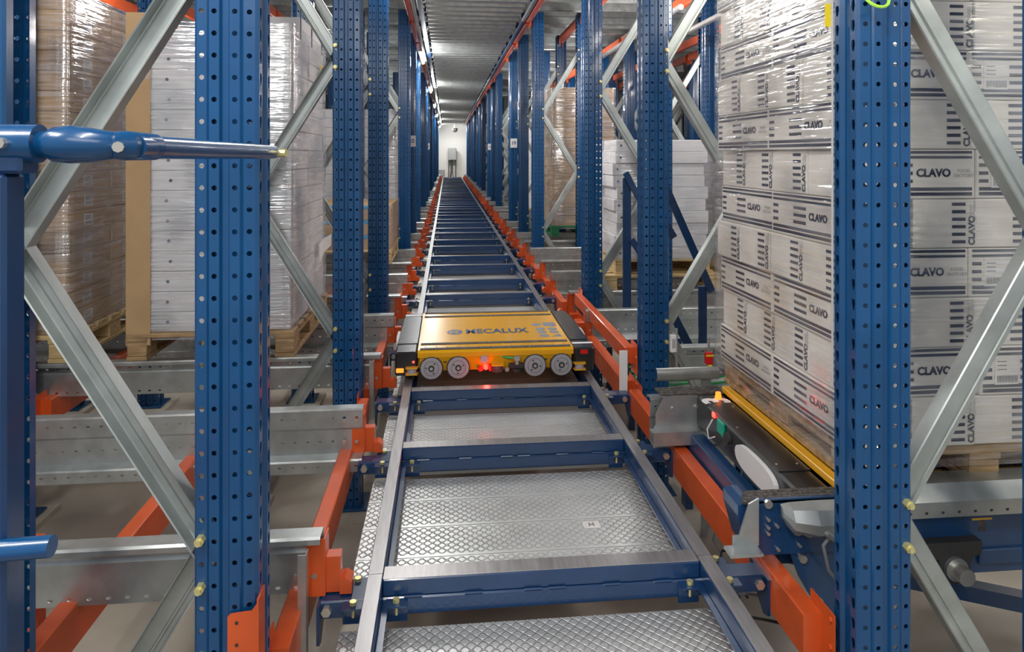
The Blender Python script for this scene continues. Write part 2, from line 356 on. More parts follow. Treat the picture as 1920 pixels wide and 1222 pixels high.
for side, X0 in ((1, XR), (-1, XL)):
    for i, y in enumerate(PY):
        upright_frame(X0, y, side, 'blue rack frame with grey diagonal braces, %s along the %s edge of the aisle' % (ORD[i], SN[side]), 'frames along the %s edge of the aisle' % SN[side], i < 7)
rows = {1: [2.55, 4.09, 5.65, 7.2], -1: [-2.02, -3.56]}
PYI += [18.82, 20.355]; PYI.sort()
for side in (1, -1):
    for r, X0 in enumerate(rows[side]):
        for i, y in enumerate(PYI[:14] if side > 0 else PYI[:8]):
            if side > 0 and y < 3: continue
            upright_frame(X0, y, side, 'blue rack frame deep in the %s racks, %s row, %s from the camera' % (SN[side], ['second', 'third', 'fourth', 'fifth'][r], ORD[i]), 'frames in the deeper %s rows' % SN[side], False)

# ------------------------------------------------------------------ orange beams (along the aisle)
conn_mesh = None
def orange_beam(y0, y1, xa, xb, ztop, hgt, label, group, side, flip=False):
    t = thing('orange_beam', label, 'rack beam', ((xa+xb)/2, y0, ztop-hgt), 0, group)
    w = abs(xb-xa)/2; L = y1-y0
    mb = MB()
    s = -1 if side > 0 else 1                       # inner face toward the aisle
    poly = [(-w, 0), (w, 0), (w, hgt), (-w, hgt)]
    mb.prism([(-w+0.004, 0), (w-0.004, 0), (w, 0.004), (w, hgt-0.004), (w-0.004, hgt), (-w+0.004, hgt), (-w, hgt-0.004), (-w, 0.004)], 'y', 0.004, L-0.004)
    mb.obj('beam', 'orange', t)
    for yy, sg in ((0, 1), (L, -1)):
        c = MB(); xo = w if side > 0 else -w
        c.box(min(xo-s*(-0.0), xo+s*0.004), max(xo, xo+s*0.004), -0.055 if sg > 0 else -0.06+0.0, 0.06 if sg > 0 else 0.055, -0.05, hgt+0.03)
        cc = c.obj('end_connector', 'orange', t, (0, yy, 0))
        for dz in (-0.03, hgt*0.5, hgt+0.012):
            MB().tube([(xo+s*0.004, 0, 0), (xo+s*0.010, 0, 0)], 0.007, 8).obj('connector_stud', 'orange', cc, (0, (-0.04 if sg > 0 else 0.04), dz))
    return t
def beams_for(side, Xf, ys, z, word, where, rmax=99):
    # Xf: post face toward the aisle
    s = -1 if side > 0 else 1
    for i in range(min(len(ys)-1, rmax)):
        xa, xb = (Xf-0.076, Xf-0.021) if side > 0 else (Xf-0.012, Xf+0.040)
        orange_beam(ys[i]+0.12+0.002, ys[i+1]-0.002, xa, xb, z, 0.12, 'orange beam %s, %s bay %s' % (word, ORD[i], where), 'orange beams %s %s' % (word, where), side)
for side, X0 in ((1, XR), (-1, XL)):
    beams_for(side, X0, PY, H(1.215), 'low beside the aisle track', 'on the %s edge' % SN[side])
    beams_for(side, X0, [-0.3]+PY, H(-1.69), 'overhead under the deck', 'on the %s edge' % SN[side])
XB = {1: 1.585, -1: -1.05}
for side in (1, -1):
    for i in range(4 if side < 0 else 5):
        ys = ([-0.3]+PY)
        xa = XB[side]+0.0
        for z, wd in ((H(1.215), 'low'), (H(-1.69), 'overhead')):
            if side > 0 and wd == 'low' and i < 3: continue
            orange_beam(ys[i]+0.13, ys[i+1]-0.01, xa, xa+0.05, z, 0.12, 'orange beam %s, joining outer posts of the %s aisle frames, %s bay' % (wd, SN[side], ORD[i]), 'orange beams between outer posts', side)
for side in (1, -1):
    for r, X0 in enumerate(rows[side]):
        ys = PYI
        for i in range(0 if side < 0 else 1, len(PYI)-1 if side > 0 else 5):
            for z, wd in ((H(1.215), 'low'), (H(-1.69), 'overhead')):
                xa, xb = (X0-0.062, X0-0.008) if side > 0 else (X0+0.008, X0+0.062)
                orange_beam(ys[i]+0.122, ys[i+1]-0.002, xa, xb, z, 0.12, 'orange beam %s in the %s racks, %s rows deep, %s bay' % (wd, SN[side], ['two', 'three', 'four', 'five'][r], ORD[i]), 'orange beams deep in the racks', side)
                if wd == 'overhead':
                    orange_beam(ys[i]+0.13, ys[i+1]-0.01, X0+side*0.60-0.025, X0+side*0.60+0.025, H(-1.50), 0.10, 'orange tie beam overhead in the %s racks, behind row %s, %s bay' % (SN[side], ['two', 'three', 'four', 'five'][r], ORD[i]), 'overhead tie beams', side)

# ------------------------------------------------------------------ galvanised channel rails (across, into the racks)
def rail_profile(kind):          # (y, z) top at z = 0; ledge on the channel side
    pts = [(0.055, -0.014), (0.055, -0.004), (0.050, 0.0), (0.006, 0.0), (0.0, -0.006), (0.0, -0.020), (0.0, -0.052), (0.0, -0.078), (0.009, -0.088), (0.009, -0.120), (0.009, -0.152), (0.009, -0.185), (-0.040, -0.190), (-0.045, -0.196), (-0.045, -0.202), (-0.045, -0.228), (-0.045, -0.240)]
    kinds = [None, None, None, None, None, 'oval', None, None, None, 'oval', None, None, None, None, 'oval', None]
    if kind == 'b': pts = [(-a, b) for a, b in pts]      # mirrored: seen from its back
    if kind == 'b': pts = [(-0.055, -0.020), (-0.055, -0.006), (-0.049, 0.0), (0.0, 0.0), (0.006, -0.006), (0.006, -0.032), (0.006, -0.060), (0.0, -0.070), (0.0, -0.118), (0.0, -0.148), (0.0, -0.182), (0.045, -0.188)]; kinds = [None, None, None, None, None, 'oval', None, None, None, 'oval', None]
    return chain(pts, kinds)
def rail_mesh(kind, L, side):
    return perforated(rail_profile(kind), L, 0.05, lambda a, b, l: (l*side, a, b)).mesh('rail', 'galv')
RM = {(k, s): rail_mesh(k, L, s) for k in 'ab' for s, L in ((1, 3.9), (-1, 3.2))}
def stop_bm(side, kind):
    # orange end bracket bolted to the end of a channel rail, with a hooked foot
    s = side; mb = MB()
    yb = -0.004 if kind == 'b' else 0.012
    f = lambda x0, x1: (min(-s*x0, -s*x1), max(-s*x0, -s*x1))
    a = f(-0.045, 0.006); mb.box(a[0], a[1], yb-0.004, yb, -0.19, -0.03)
    a = f(0.002, 0.006); mb.box(a[0], a[1], yb-0.004, yb+0.055, -0.19, -0.03)
    a = f(0.006, 0.045); mb.box(a[0], a[1], yb+0.012, yb+0.050, -0.19, -0.09)
    pl = [(-s*0.045, -0.150), (-s*0.060, -0.145), (-s*0.078, -0.158), (-s*0.078, -0.190), (-s*0.045, -0.190)]
    mb.prism(pl, 'y', yb+0.0, yb+0.05)
    return mb
STOP = {(k, s): stop_bm(s, k).mesh('end_stop', 'orange') for k in 'ab' for s in (1, -1)}
RB = MB().tube([(0, 0, 0), (0, -0.006, 0)], 0.008, 6).mesh('rail_bolt', 'zinc')
RY = [('b', 1.96), ('a', 2.86)]
k = 0
while 3.62+k*PITCH < 37:
    RY += [('b', 3.665+k*PITCH), ('a', 4.52+k*PITCH)]; k += 1
for side in (-1, 1):
    xs = {-1: -0.345, 1: 0.93}
    for i, (kd, y) in enumerate(RY):
        x0 = xs[side]
        if side > 0 and y < 2.5: continue        # the nearest right position holds the conveyor head
        if side > 0 and abs(y-2.86) < 0.01: x0 = 0.868
        if side > 0 and 3.5 < y < 4.6: x0 = 1.19 if kd == 'b' else 0.93
        t = thing('channel_rail', 'galvanised rail running into the %s racks, %s rail from the camera' % (SN[side], ORD[i]), 'rail', (x0, y, H(1.045)), 0, 'channel rails on the %s' % SN[side])
        put(RM[(kd, side)], 'rail', t)
        if x0 == 0.868 or x0 == 1.19: continue
        st = put(STOP[(kd, side)], 'end_stop', t, (0, 0, 0)); st['label'] = 'orange end bracket with hooked foot'
        if i < 14:
            for dx in (0.025, 0.075):
                for dz in (-0.046, -0.133):
                    put(RB, 'rail_bolt', t, (side*dx, -0.003 if kd == 'a' or dz < -0.1 else 0.0, dz))
for side in (-1, 1):           # same rails of the level above, seen from below
    for i, (kd, y) in enumerate(RY[:24]):
        t = thing('channel_rail', 'galvanised rail overhead above the %s racks, %s rail from the camera' % (SN[side], ORD[i]), 'rail', (-0.40 if side < 0 else 0.97, y, H(-1.95)), 0, 'overhead channel rails on the %s' % SN[side])
        put(RM[(kd, side)], 'rail', t)

# ------------------------------------------------------------------ aisle track
RLX = ((-0.224, -0.180), (0.738, 0.784))
ys = [0.2, 1.97, 8.10, 14.2, 20.3, 26.4, 32.5, 37.6]
for j, (xa, xb) in enumerate(RLX):
    for i in range(len(ys)-1):
        t = thing('track_rail', 'blue track rail with worn grey top, %s length, %s side of the aisle' % (ORD[i], ('left', 'right')[j]), 'rail', ((xa+xb)/2, ys[i], H(1.19)), 0, 'track rails of the aisle')
        w = (xb-xa)/2; L = ys[i+1]-ys[i]-0.003
        MB().bbox(-w, w, 0, L, -0.055, -0.003, 0.003).obj('rail_tube', 'navy', t)
        MB().bbox(-w+0.0015, w-0.0015, 0, L, -0.003, 0.0, 0.001).obj('running_surface', 'worn', t)
        MB().box(-w-(0.018 if j else -0.0), w+(0.0 if j else 0.018), 0, L, -0.060, -0.055).obj('flange_strip', 'navy', t)
PITCH = 1.527
CB = [1.94, 2.80]; k = 1
while 1.94+k*PITCH < 37: CB += [1.94+k*PITCH, 2.80+k*PITCH]; k += 1
XA0, XA1 = -0.352, 0.935
ut = MB().bbox(-0.180, 0.738, 0, 0.062, H(1.240)-H(1.19), -0.002, 0.003).mesh('upper_tube', 'navy')
ts = MB().bbox(-0.179, 0.737, 0.002, 0.060, -0.002, 0.0, 0.0008).mesh('worn_top', 'worn')
lt = MB().bbox(XA0, XA1, -0.006, 0.062, -0.100, -0.050, 0.004).mesh('lower_tube', 'navy')
wl = MB()
for a in (-0.12, 0.05, 0.22, 0.29, 0.45, 0.60):
    wl.tube([(a, -0.005, -0.0495), (a+0.05, -0.005, -0.0495)], 0.004, 6)
wl = wl.mesh('weld_bead', 'navy', True)
ep = [MB().prism([(-0.075, -0.17), (-0.012, -0.17+0.0), (0.075, -0.045), (-0.075, -0.045)][::1], 'x', x-0.004, x+0.004).mesh('end_plate', 'navy') for x in (XA0, XA1)]
ep = []
for x in (XA0, XA1):
    ep.append(MB().prism([(-0.03, -0.155), (0.0, -0.165), (0.09, -0.09), (0.09, -0.05), (-0.03, -0.05)], 'x', x-0.004, x+0.004).mesh('end_plate', 'navy'))
def clamp(x):
    mb = MB(); mb.box(x-0.030, x+0.030, -0.040, 0.0, -0.058, -0.053); mb.box(x-0.030, x+0.030, -0.012, -0.006, -0.112, -0.058)
    return mb.mesh('rail_clamp', 'navy')
clx = (-0.258, -0.140, 0.700, 0.820)
cls = [clamp(x) for x in clx]
cb2 = MB().box(-0.030, 0.030, 0.062, 0.10, -0.058, -0.053).mesh('rear_clamp', 'navy')
cbolt = MB().tube([(0, 0, 0), (0, 0, 0.010)], 0.010, 6).tube([(0, 0, -0.035), (0, 0, 0)], 0.004, 6).mesh('clamp_bolt', 'brass')
ebolt = MB().tube([(0, 0, 0), (0, -0.014, 0)], 0.014, 6).mesh('arm_bolt', 'zinc')
for i, y in enumerate(CB):
    t = thing('crossbar', 'blue double-tube crossbar of the aisle track, %s from the camera' % ORD[i], 'crossbar', (0, y, H(1.19)), 0, 'crossbars of the aisle track')
    put(ut, 'upper_tube', t); wt = put(ts, 'worn_top', t); put(lt, 'lower_tube', t)
    if i < 16:
        put(wl, 'weld_bead', t)
        for e in ep: put(e, 'end_plate', t)
        for x, c in zip(clx, cls):
            cc = put(c, 'rail_clamp', t); put(cbolt, 'clamp_bolt', cc, (x, -0.022, -0.052))
        for x in (clx[0], clx[3]):
            cc = put(cb2, 'rear_clamp', t, (x, 0, 0)); put(cbolt, 'clamp_bolt', cc, (0, 0.084, -0.052))
        for x in (XA0+0.02, XA1-0.02): put(ebolt, 'arm_bolt', t, (x, -0.006, -0.072))
# diamond floor planks
PX0, PX1 = -0.292, 0.765
def plank(y0, y1, label, grp):
    Y0 = y0; y1 = y1-y0; y0 = 0.0
    mb = MB(); mb.bbox(PX0, PX1, y0+0.001, y1-0.001, -0.006, 0.0, 0.0025)
    mb.box(PX0, PX1, y0+0.001, y0+0.004, -0.05, -0.006); mb.box(PX0, PX1, y1-0.004, y1-0.001, -0.05, -0.006)
    mb.box(PX0, PX1, y0+0.001, y0+0.006, 0.0, 0.0015)
    o = mb.obj('floor_plank', 'plate', None, (0, Y0, H(1.30))); return tag(o, label, 'floor plate', grp)
bays = [(1.10, 1.900, 4)]+[(CB[i]+0.10, CB[i+1]-0.035, 4 if i % 2 == 0 else 3) for i in range(0, 30)]
for bi, (a, b, n) in enumerate(bays):
    if bi == 0: n = 4
    d = (b-a)/n
    for q in range(n):
        plank(a+q*d, a+(q+1)*d, 'diamond-pattern steel plank under the track, %s bay, %s plank of the bay' % (ORD[bi], ORD[q]), 'diamond planks under the track')
# label plate on a plank
lp = thing('marking_plate', 'small pale plate stuck on the diamond plank near the right rail', 'plate', (0.505, 2.36, H(1.30)+0.0006))
MB().box(-0.03, 0.03, -0.022, 0.022, 0, 0.0012).obj('plate_body', 'paper', lp)
put(text_mesh('H', 0.03, 'cable', 0.001), 'lettering', lp, (0, 0, 0.0018))

# ------------------------------------------------------------------ overhead deck of the aisle
dk = ribbed(-0.235, 0.872, 0, PITCH-0.01, 0, 0.2545, 0.040, 'galv', 'overhead_deck').mesh('deck_panel', 'galv')
k = -1
hook = MB().tube([(0, 0, 0), (0.0, 0, -0.03), (0.016, 0, -0.042), (0.034, 0, -0.03), (0.034, 0, 0.0)], 0.006, 6).mesh('deck_hook', 'white', True)
i = 0
while k*PITCH < 36:
    y = 0.42+k*PITCH
    t = thing('overhead_deck_panel', 'ribbed galvanised deck panel over the aisle, %s from the camera' % ORD[i], 'deck panel', (0, y, H(-1.64)), 0, 'deck panels over the aisle')
    put(dk, 'deck_panel', t)
    for q in range(3): put(hook, 'deck_hook', t, (-0.262, 0.2+q*0.5, 0.0))
    k += 1; i += 1
cbo = MB().bbox(-0.36, -0.235, 0, 0.06, 0, 0.06, 0.003).bbox(0.872, 0.945, 0, 0.06, 0, 0.06, 0.003).bbox(-0.235, 0.872, 0, 0.06, 0.085, 0.14, 0.003).bbox(-0.26, -0.236, 0, 0.06, 0, 0.14, 0.003).bbox(0.873, 0.90, 0, 0.06, 0, 0.14, 0.003).mesh('crossbar_tube', 'navy')
for i, y in enumerate(CB):
    o = put(cbo, 'overhead_crossbar', None, (0, y-0.9, H(-1.62))); tag(o, 'blue crossbar above the overhead deck, its ends showing, %s from the camera' % ORD[i], 'crossbar', 'crossbars of the track above')
for j, (xa, xb) in enumerate(((-0.315, -0.255), (0.885, 0.925))):
    for i in range(len(ys)-1):
        o = MB().bbox(xa, xb, ys[i], ys[i+1]-0.01, H(-1.602)-0.02, H(-1.602)+0.015, 0.004).obj('overhead_rail', 'galv' if i % 2 else 'navy'); tag(o, '%s overhead track rail beside the deck, %s length, %s side' % (('blue', 'grey')[i % 2], ORD[i], ('left', 'right')[j]), 'rail', 'overhead track rails')

# lamps: tubes
for i in range(1, 8):
    y = 0.2+5.2*i
    t = thing('tube_lamp', 'lit white tube lamp under the overhead deck on the left, %s from the camera' % ORD[i-1], 'lamp', (-0.385, y, H(-1.50)), 0, 'tube lamps over the aisle')
    MB().bbox(-0.03, 0.03, -0.6, 0.6, 0.0, 0.03, 0.004).obj('lamp_housing', 'galvd', t)
    MB().tube([(0, -0.56, -0.014), (0, 0.56, -0.014)], 0.020, 10).obj('lamp_tube', 'tube', t, smooth=True)
    MB().tube([(0.03, -0.58+q*0.02, 0.0-0.06*sin(q*pi/8)) for q in range(0, 9)], 0.004, 6).obj('lamp_cable', 'green', t)
o = MB().tube([(-0.345, 0.5, H(-1.535)), (-0.345, 37, H(-1.535))], 0.018, 8).obj('conduit_pipe', 'cab', smooth=True); tag(o, 'long grey conduit pipe running under the left overhead orange beam', 'pipe')

# ------------------------------------------------------------------ end wall equipment
t = thing('control_cabinet', 'grey control cabinet on a two-leg stand against the white end wall', 'cabinet', (0.30, 37.9, 0))
MB().bbox(-0.24, 0.22, 0, 0.3, H(0.30), H(-0.37), 0.02).obj('cabinet_body', 'cab', t)
MB().box(-0.21, 0.19, -0.01, 0, H(0.27), H(-0.34)).obj('cabinet_door', 'cab', t)
for x in (-0.22, 0.16): MB().box(x, x+0.05, 0.1, 0.2, 0, H(0.30)).obj('leg', 'dark', t)
for x, b in ((-0.06, 0.07), (0.03, -0.05), (-0.1, 0.03)):
    MB().tube([(x+b*sin(q), 0.12, (H(0.30))*(1-q/6)) for q in range(7)], 0.02, 6).obj('cable', 'dark', t, smooth=True)
t = thing('floor_box', 'small grey box at the far end of the track beside the left rail', 'box', (-0.33, 37.3, 0)); MB().bbox(-0.22, 0.22, 0, 0.3, H(1.19), H(0.8), 0.02).obj('box_body', 'cab', t); MB().box(-0.1, 0.1, 0.05, 0.25, 0, H(1.19)).obj('post', 'cab', t)
t = thing('dome_camera', 'small dark ceiling camera hanging before the end wall', 'camera', (0.42, 36.5, H(-1.60))); MB().tube([(0, 0, 0), (0, 0, -0.18)], 0.05, 10).obj('stem', 'cab', t); MB().tube([(0, 0, -0.18), (0, 0, -0.24), (0, 0, -0.36), (0, 0, -0.40)], [0.14, 0.15, 0.12, 0.04], 12).obj('dome', 'dark', t, smooth=True)

# number plates on the posts
def sign(num, x, y, z, wd, ht, label):
    t = thing('number_sign', label, 'sign', (x, y, z)); MB().box(-wd/2, wd/2, -0.003, 0, -ht/2, ht/2).obj('plate', 'paper', t)
    put(text_mesh(num, ht*0.52, 'lblue', ht*0.012), 'lettering', t, (0, -0.0042, 0), FACE_Y)
sign('20', XL-0.062, 9.605, H(-0.19), 0.115, 0.155, 'white sign reading 20 on a dark post at the left edge of the aisle')
sign('19', XR+0.075, 11.14, H(-0.19), 0.110, 0.150, 'white sign reading 19 on a post at the right edge of the aisle')
sign('16', XR+0.075, 17.28, H(-0.20), 0.115, 0.155, 'white sign reading 16, farther along the right edge than the 19 sign')
sign('18', XL-0.065, 17.28, H(-0.21), 0.115, 0.155, 'white sign on a post at the left edge beyond the 20 sign')

# ------------------------------------------------------------------ shuttles
def tire(mb_parent, x, y, z, r, parent):
    o = MB().tube([(0, 0.0, 0), (0, 0.004, 0), (0, 0.030, 0)], [r*0.96, r, r], 40).obj('wheel', 'strip', parent, (x, y, z), smooth=True)
    MB().tube([(0, -0.004, 0), (0, 0.002, 0)], r*0.90, 40).obj('wheel_disc', 'grey', o)
    rg = MB()
    for k in range(40):
        a, b = 2*pi*k/40, 2*pi*(k+1)/40
        rg.add([(r*0.60*cos(a), -0.0046, r*0.60*sin(a)), (r*0.63*cos(a), -0.0046, r*0.63*sin(a)), (r*0.63*cos(b), -0.0046, r*0.63*sin(b)), (r*0.60*cos(b), -0.0046, r*0.60*sin(b))], [(0, 1, 2, 3)])
    rg.obj('disc_groove', 'dark', o)
    MB().tube([(0, -0.008, 0), (0, 0, 0)], r*0.26, 14).obj('hub', 'dark', o)
    MB().tube([(0, -0.012, 0), (0, -0.004, 0)], r*0.14, 10).obj('hub_bolt', 'zinc', o)
    a0 = random.random()*3
    mm = MB()
    for q in range(3):
        a = a0+q*2.09; mm.tube([(r*0.46*cos(a), -0.0052, r*0.46*sin(a)), (r*0.46*cos(a), -0.003, r*0.46*sin(a))], r*0.07, 8)
    mm.obj('disc_holes', 'dark', o)
def shuttle(name, label, loc, num, logo=True, gy=0.42, gz=0.075):
    # origin: front-left bottom; local size 1.065 x 0.88, top at z=0.165
    t = thing(name, label, 'shuttle', loc)
    W, D, T, B = 1.065, 0.88, 0.150, 0.035
    xa, xb = 0.118, 0.952
    # black end covers
    for s_, (x0, x1) in enumerate(((0.0, xa-0.004), (xb+0.004, W))):
        c = MB().bbox(x0, x1, 0.0, D, 0.02, T-0.004, 0.008).obj('end_cover', 'black', t)
        MB().bbox(x0+0.004, x1-0.002, 0.155, D-0.13, T-0.004, T, 0.001).obj('cover_lid', 'black', c)
        for (sx, sy) in ((0.02, 0.2), (0.09, 0.2), (0.02, 0.5), (0.09, 0.7), (0.02, 0.72)):
            MB().tube([(x0+sx, sy, T), (x0+sx, sy, T+0.002)], 0.004, 6).obj('cover_screw', 'zinc', c)
        tm = text_mesh(num, 0.15, 'white', 0.006)
        put(tm, 'number', c, ((x0+x1)/2, (0.09 if s_ else D-0.06) if num == '1' else D-0.10, T-0.0028), (0, 0, pi/2 if num == '3' else -pi/2))
        # corner roller in a yellow bracket
        xr = (x1-0.012) if s_ == 0 else (x0+0.012)
        xr = xa-0.03 if s_ == 0 else xb+0.03
        br = MB()
        for zz in (0.034, 0.066):
            br.prism([(xr-0.034, -0.002), (xr-0.030, -0.036), (xr+0.030, -0.036), (xr+0.034, -0.002)], 'z', zz, zz+0.006)
        br.obj('roller_bracket', 'yellow', t)
        MB().tube([(xr, -0.010, 0.040), (xr, -0.010, 0.066)], 0.024, 16).obj('guide_roller', 'grey', t, smooth=True)
        # aisle wheel on the outer side
        xo = -0.016 if s_ == 0 else W+0.001
        poly = []
        for k in range(24):
            a = 2*pi*k/24; poly.append((gy+(0.130 if logo else 0.150)*math.copysign(abs(cos(a))**0.7, cos(a)), gz+(0.062 if logo else 0.043)*math.copysign(abs(sin(a))**0.8, sin(a))))
        MB().prism(poly, 'x', xo, xo+0.015).obj('wheel_guard', 'wbox', t)
    # yellow body
    MB().bbox(xa, xb, 0.045, D-0.005, B+0.01, T-0.03, 0.004).obj('chassis', 'yellow', t)
    top = MB(); top.prism([(0.0, T-0.036), (0.0, T-0.012), (0.014, T), (D-0.014, T), (D, T-0.012), (D, T-0.036)], 'x', xa, xb); top.obj('top_plate', 'yellow', t)
    MB().prism([(0.004, T-0.036), (0.022, T-0.036), (0.040, B+0.005), (0.030, B)], 'x', xa+0.01, xb-0.01).obj('front_skirt', 'yellow', t)
    for y_ in (0.018, 0.115, D-0.115-0.02, D-0.038):
        MB().bbox(xa+0.012, xb-0.012, y_-0.004, y_+0.030, T, T+0.003, 0.001).obj('grip_strip', 'strip', t)
    rv = MB()
    for q in range(14):
        rv.tube([(xa+0.04+q*(xb-xa-0.08)/13, 0.077, T), (xa+0.04+q*(xb-xa-0.08)/13, 0.077, T+0.002)], 0.006, 8)
    rv.obj('top_rivets', 'yellow', t)
    for x_ in (0.190, 0.332, 0.742, 0.886):
        tire(None, x_, -0.002, 0.058, 0.062, t)
    MB().tube([(0.262, 0.012, 0.092), (0.262, 0.03, 0.092)], 0.011, 12).obj('axle_stub', 'dark', t); MB().tube([(0.802, 0.012, 0.092), (0.802, 0.03, 0.092)], 0.011, 12).obj('axle_stub', 'dark', t)
    # middle gear: idler, lamps, sensor, roller
    MB().tube([(0.470, -0.004, 0.098), (0.470, 0.03, 0.098)], 0.022, 18).obj('idler', 'grey', t, smooth=True)
    MB().tube([(0.478, -0.014, 0.056), (0.478, 0.03, 0.056)], 0.011, 12).obj('status_lamp', 'redglow', t)
    MB().tube([(0.450, -0.006, 0.048), (0.450, 0.03, 0.048)], 0.014, 12).obj('reflector', 'red', t)
    MB().bbox(0.494, 0.508, -0.016, 0.03, 0.038, 0.068, 0.002).obj('lamp_bracket', 'red', t)
    rb = MB(); rb.tube([(0.540, -0.008, 0.036), (0.540, -0.008, 0.068)], 0.030, 16); rb.obj('side_roller', 'strip', t, smooth=True)
    rb = MB(); rb.prism([(0.505, 0.03), (0.508, -0.036), (0.572, -0.036), (0.576, 0.03)], 'z', 0.069, 0.075); rb.obj('roller_cap', 'yellow', t)
    MB().bbox(0.602, 0.682, -0.010, 0.03, 0.045, 0.070, 0.003).tube([(0.645, 0, 0.03), (0.645, 0, 0.045)], 0.026, 12).obj('sensor_block', 'dark', t)
    MB().tube([(0.645, -0.006, 0.068), (0.645, -0.006, 0.086)], 0.012, 12).bbox(0.627, 0.663, -0.014, 0.014, 0.086, 0.112, 0.003).obj('sensor', 'zinc', t)
    MB().tube([(0.627, -0.004, 0.10), (0.59, 0.0, 0.104), (0.57, 0.01, 0.108)], 0.006, 8).obj('sensor_lead', 'green', t)
    MB().tube([(0.592, -0.006, 0.040), (0.592, 0.02, 0.040)], 0.012, 8).obj('frame_bolt', 'zinc', t)
    # lamps on the black left front
    MB().bbox(0.006, 0.045, -0.006, 0.002, 0.040, 0.062, 0.002).obj('corner_lamp', 'amber', t)
    MB().tube([(0.096, -0.004, 0.094), (0.096, 0.004, 0.094)], 0.006, 8).obj('small_lamp', 'redglow', t)
    MB().box(W-0.075, W-0.035, -0.002, 0.0, 0.112, 0.135).obj('red_sticker', 'red', t)
    if logo:
        cx, cy = 0.318, 0.37
        ring = MB()
        def ell(rx, ry, cx_, cy_, n=28): return [(cx_+rx*cos(2*pi*k/n), cy_+ry*sin(2*pi*k/n)) for k in range(n)]
        ring.prism(ell(0.045, 0.055, cx, cy), 'z', T, T+0.0008); ring.obj('emblem', 'lblue', t)
        st = MB()
        for (x1_, y1_, x2_, y2_, w_) in ((-0.030, -0.046, -0.014, 0.026, 0.007), (-0.014, 0.026, 0.001, -0.018, 0.007), (0.001, -0.018, 0.026, 0.048, 0.007), (0.010, -0.046, 0.018, 0.004, 0.006), (-0.047, 0.0, -0.022, 0.026, 0.006)):
            st.bar((cx+x1_, cy+y1_, T+0.0012), (cx+x2_, cy+y2_, T+0.0012), w_, 0.0008, (0, 0, 1))
        st.obj('emblem_stroke', 'yellow', t)
        tm = text_mesh('MECALUX', 0.135, 'lblue', 0.0030); w0 = max(v.co.x for v in tm.vertices)-min(v.co.x for v in tm.vertices)
        put(tm, 'lettering', t, (0.562, cy, T+0.0009)).scale = (0.365/w0, 1, 1)
        for (x_, y_) in ((0.813, 0.50), (0.825, 0.395), (0.897, 0.395), (0.825, 0.325), (0.897, 0.325), (0.828, 0.245)):
            MB().prism(ell(0.028, 0.030, x_, y_, 20), 'z', T, T+0.0007).obj('round_sticker', 'slate', t)
        MB().box(0.855, 0.93, 0.455, 0.545, T, T+0.0007).obj('data_plate', 'slate', t)
        MB().prism([(0.868, 0.22), (0.928, 0.22), (0.918, 0.28)], 'z', T, T+0.0007).obj('warning_sticker', 'slate', t)
    return t
SX, SY, SZ = -0.272, 3.635, H(1.187)
sh = shuttle('pallet_shuttle', 'yellow pallet shuttle with black ends and grey wheels standing on the aisle track', (SX, SY, SZ), '1')
l = bpy.data.lights.new('shuttle_red_lamp', 'POINT'); l.color = (1, 0.03, 0.02); l.energy = 0.22; l.shadow_soft_size = 0.015
o = bpy.data.objects.new('shuttle_red_lamp', l); COL.objects.link(o); o.location = (SX+0.478, SY-0.10, SZ+0.012)
# second shuttle, black cover toward the aisle, in the right channel
s3 = shuttle('pallet_shuttle', 'black-ended pallet shuttle marked 3 under the striped-box pallet at the right', (1.045, 1.925, H(1.155)), '3', logo=False, gy=0.29, gz=0.095)
MB().bbox(0.118, 0.152, -0.02, 0.88, 0.12, 0.172, 0.003).obj('lifting_plate_edge', 'yellow', s3)
MB().tube([(0.07, 0.80, 0.15), (0.07, 0.80, 0.175)], [0.014, 0.010], 12).obj('beacon', 'amber', s3)
MB().bbox(-0.010, 0.0, 0.56, 0.62, 0.09, 0.14, 0.002).obj('green_socket', 'teal', s3)
MB().tube([(-0.012, 0.53, 0.10), (0.0, 0.53, 0.10)], 0.022, 14).obj('black_knob', 'dark', s3)
MB().tube([(-0.010, 0.66, 0.12), (-0.03, 0.665, 0.08), (-0.03, 0.65, 0.05), (-0.008, 0.64, 0.06)], 0.003, 6).obj('wire_loop', 'wbox', s3)
MB().bbox(-0.008, 0.0, 0.655, 0.675, 0.125, 0.145, 0.002).obj('red_lamp', 'redglow', s3)
MB().bbox(0.02, 0.105, 0.876, 0.886, 0.03, 0.12, 0.003).obj('plug_panel', 'dark', s3)

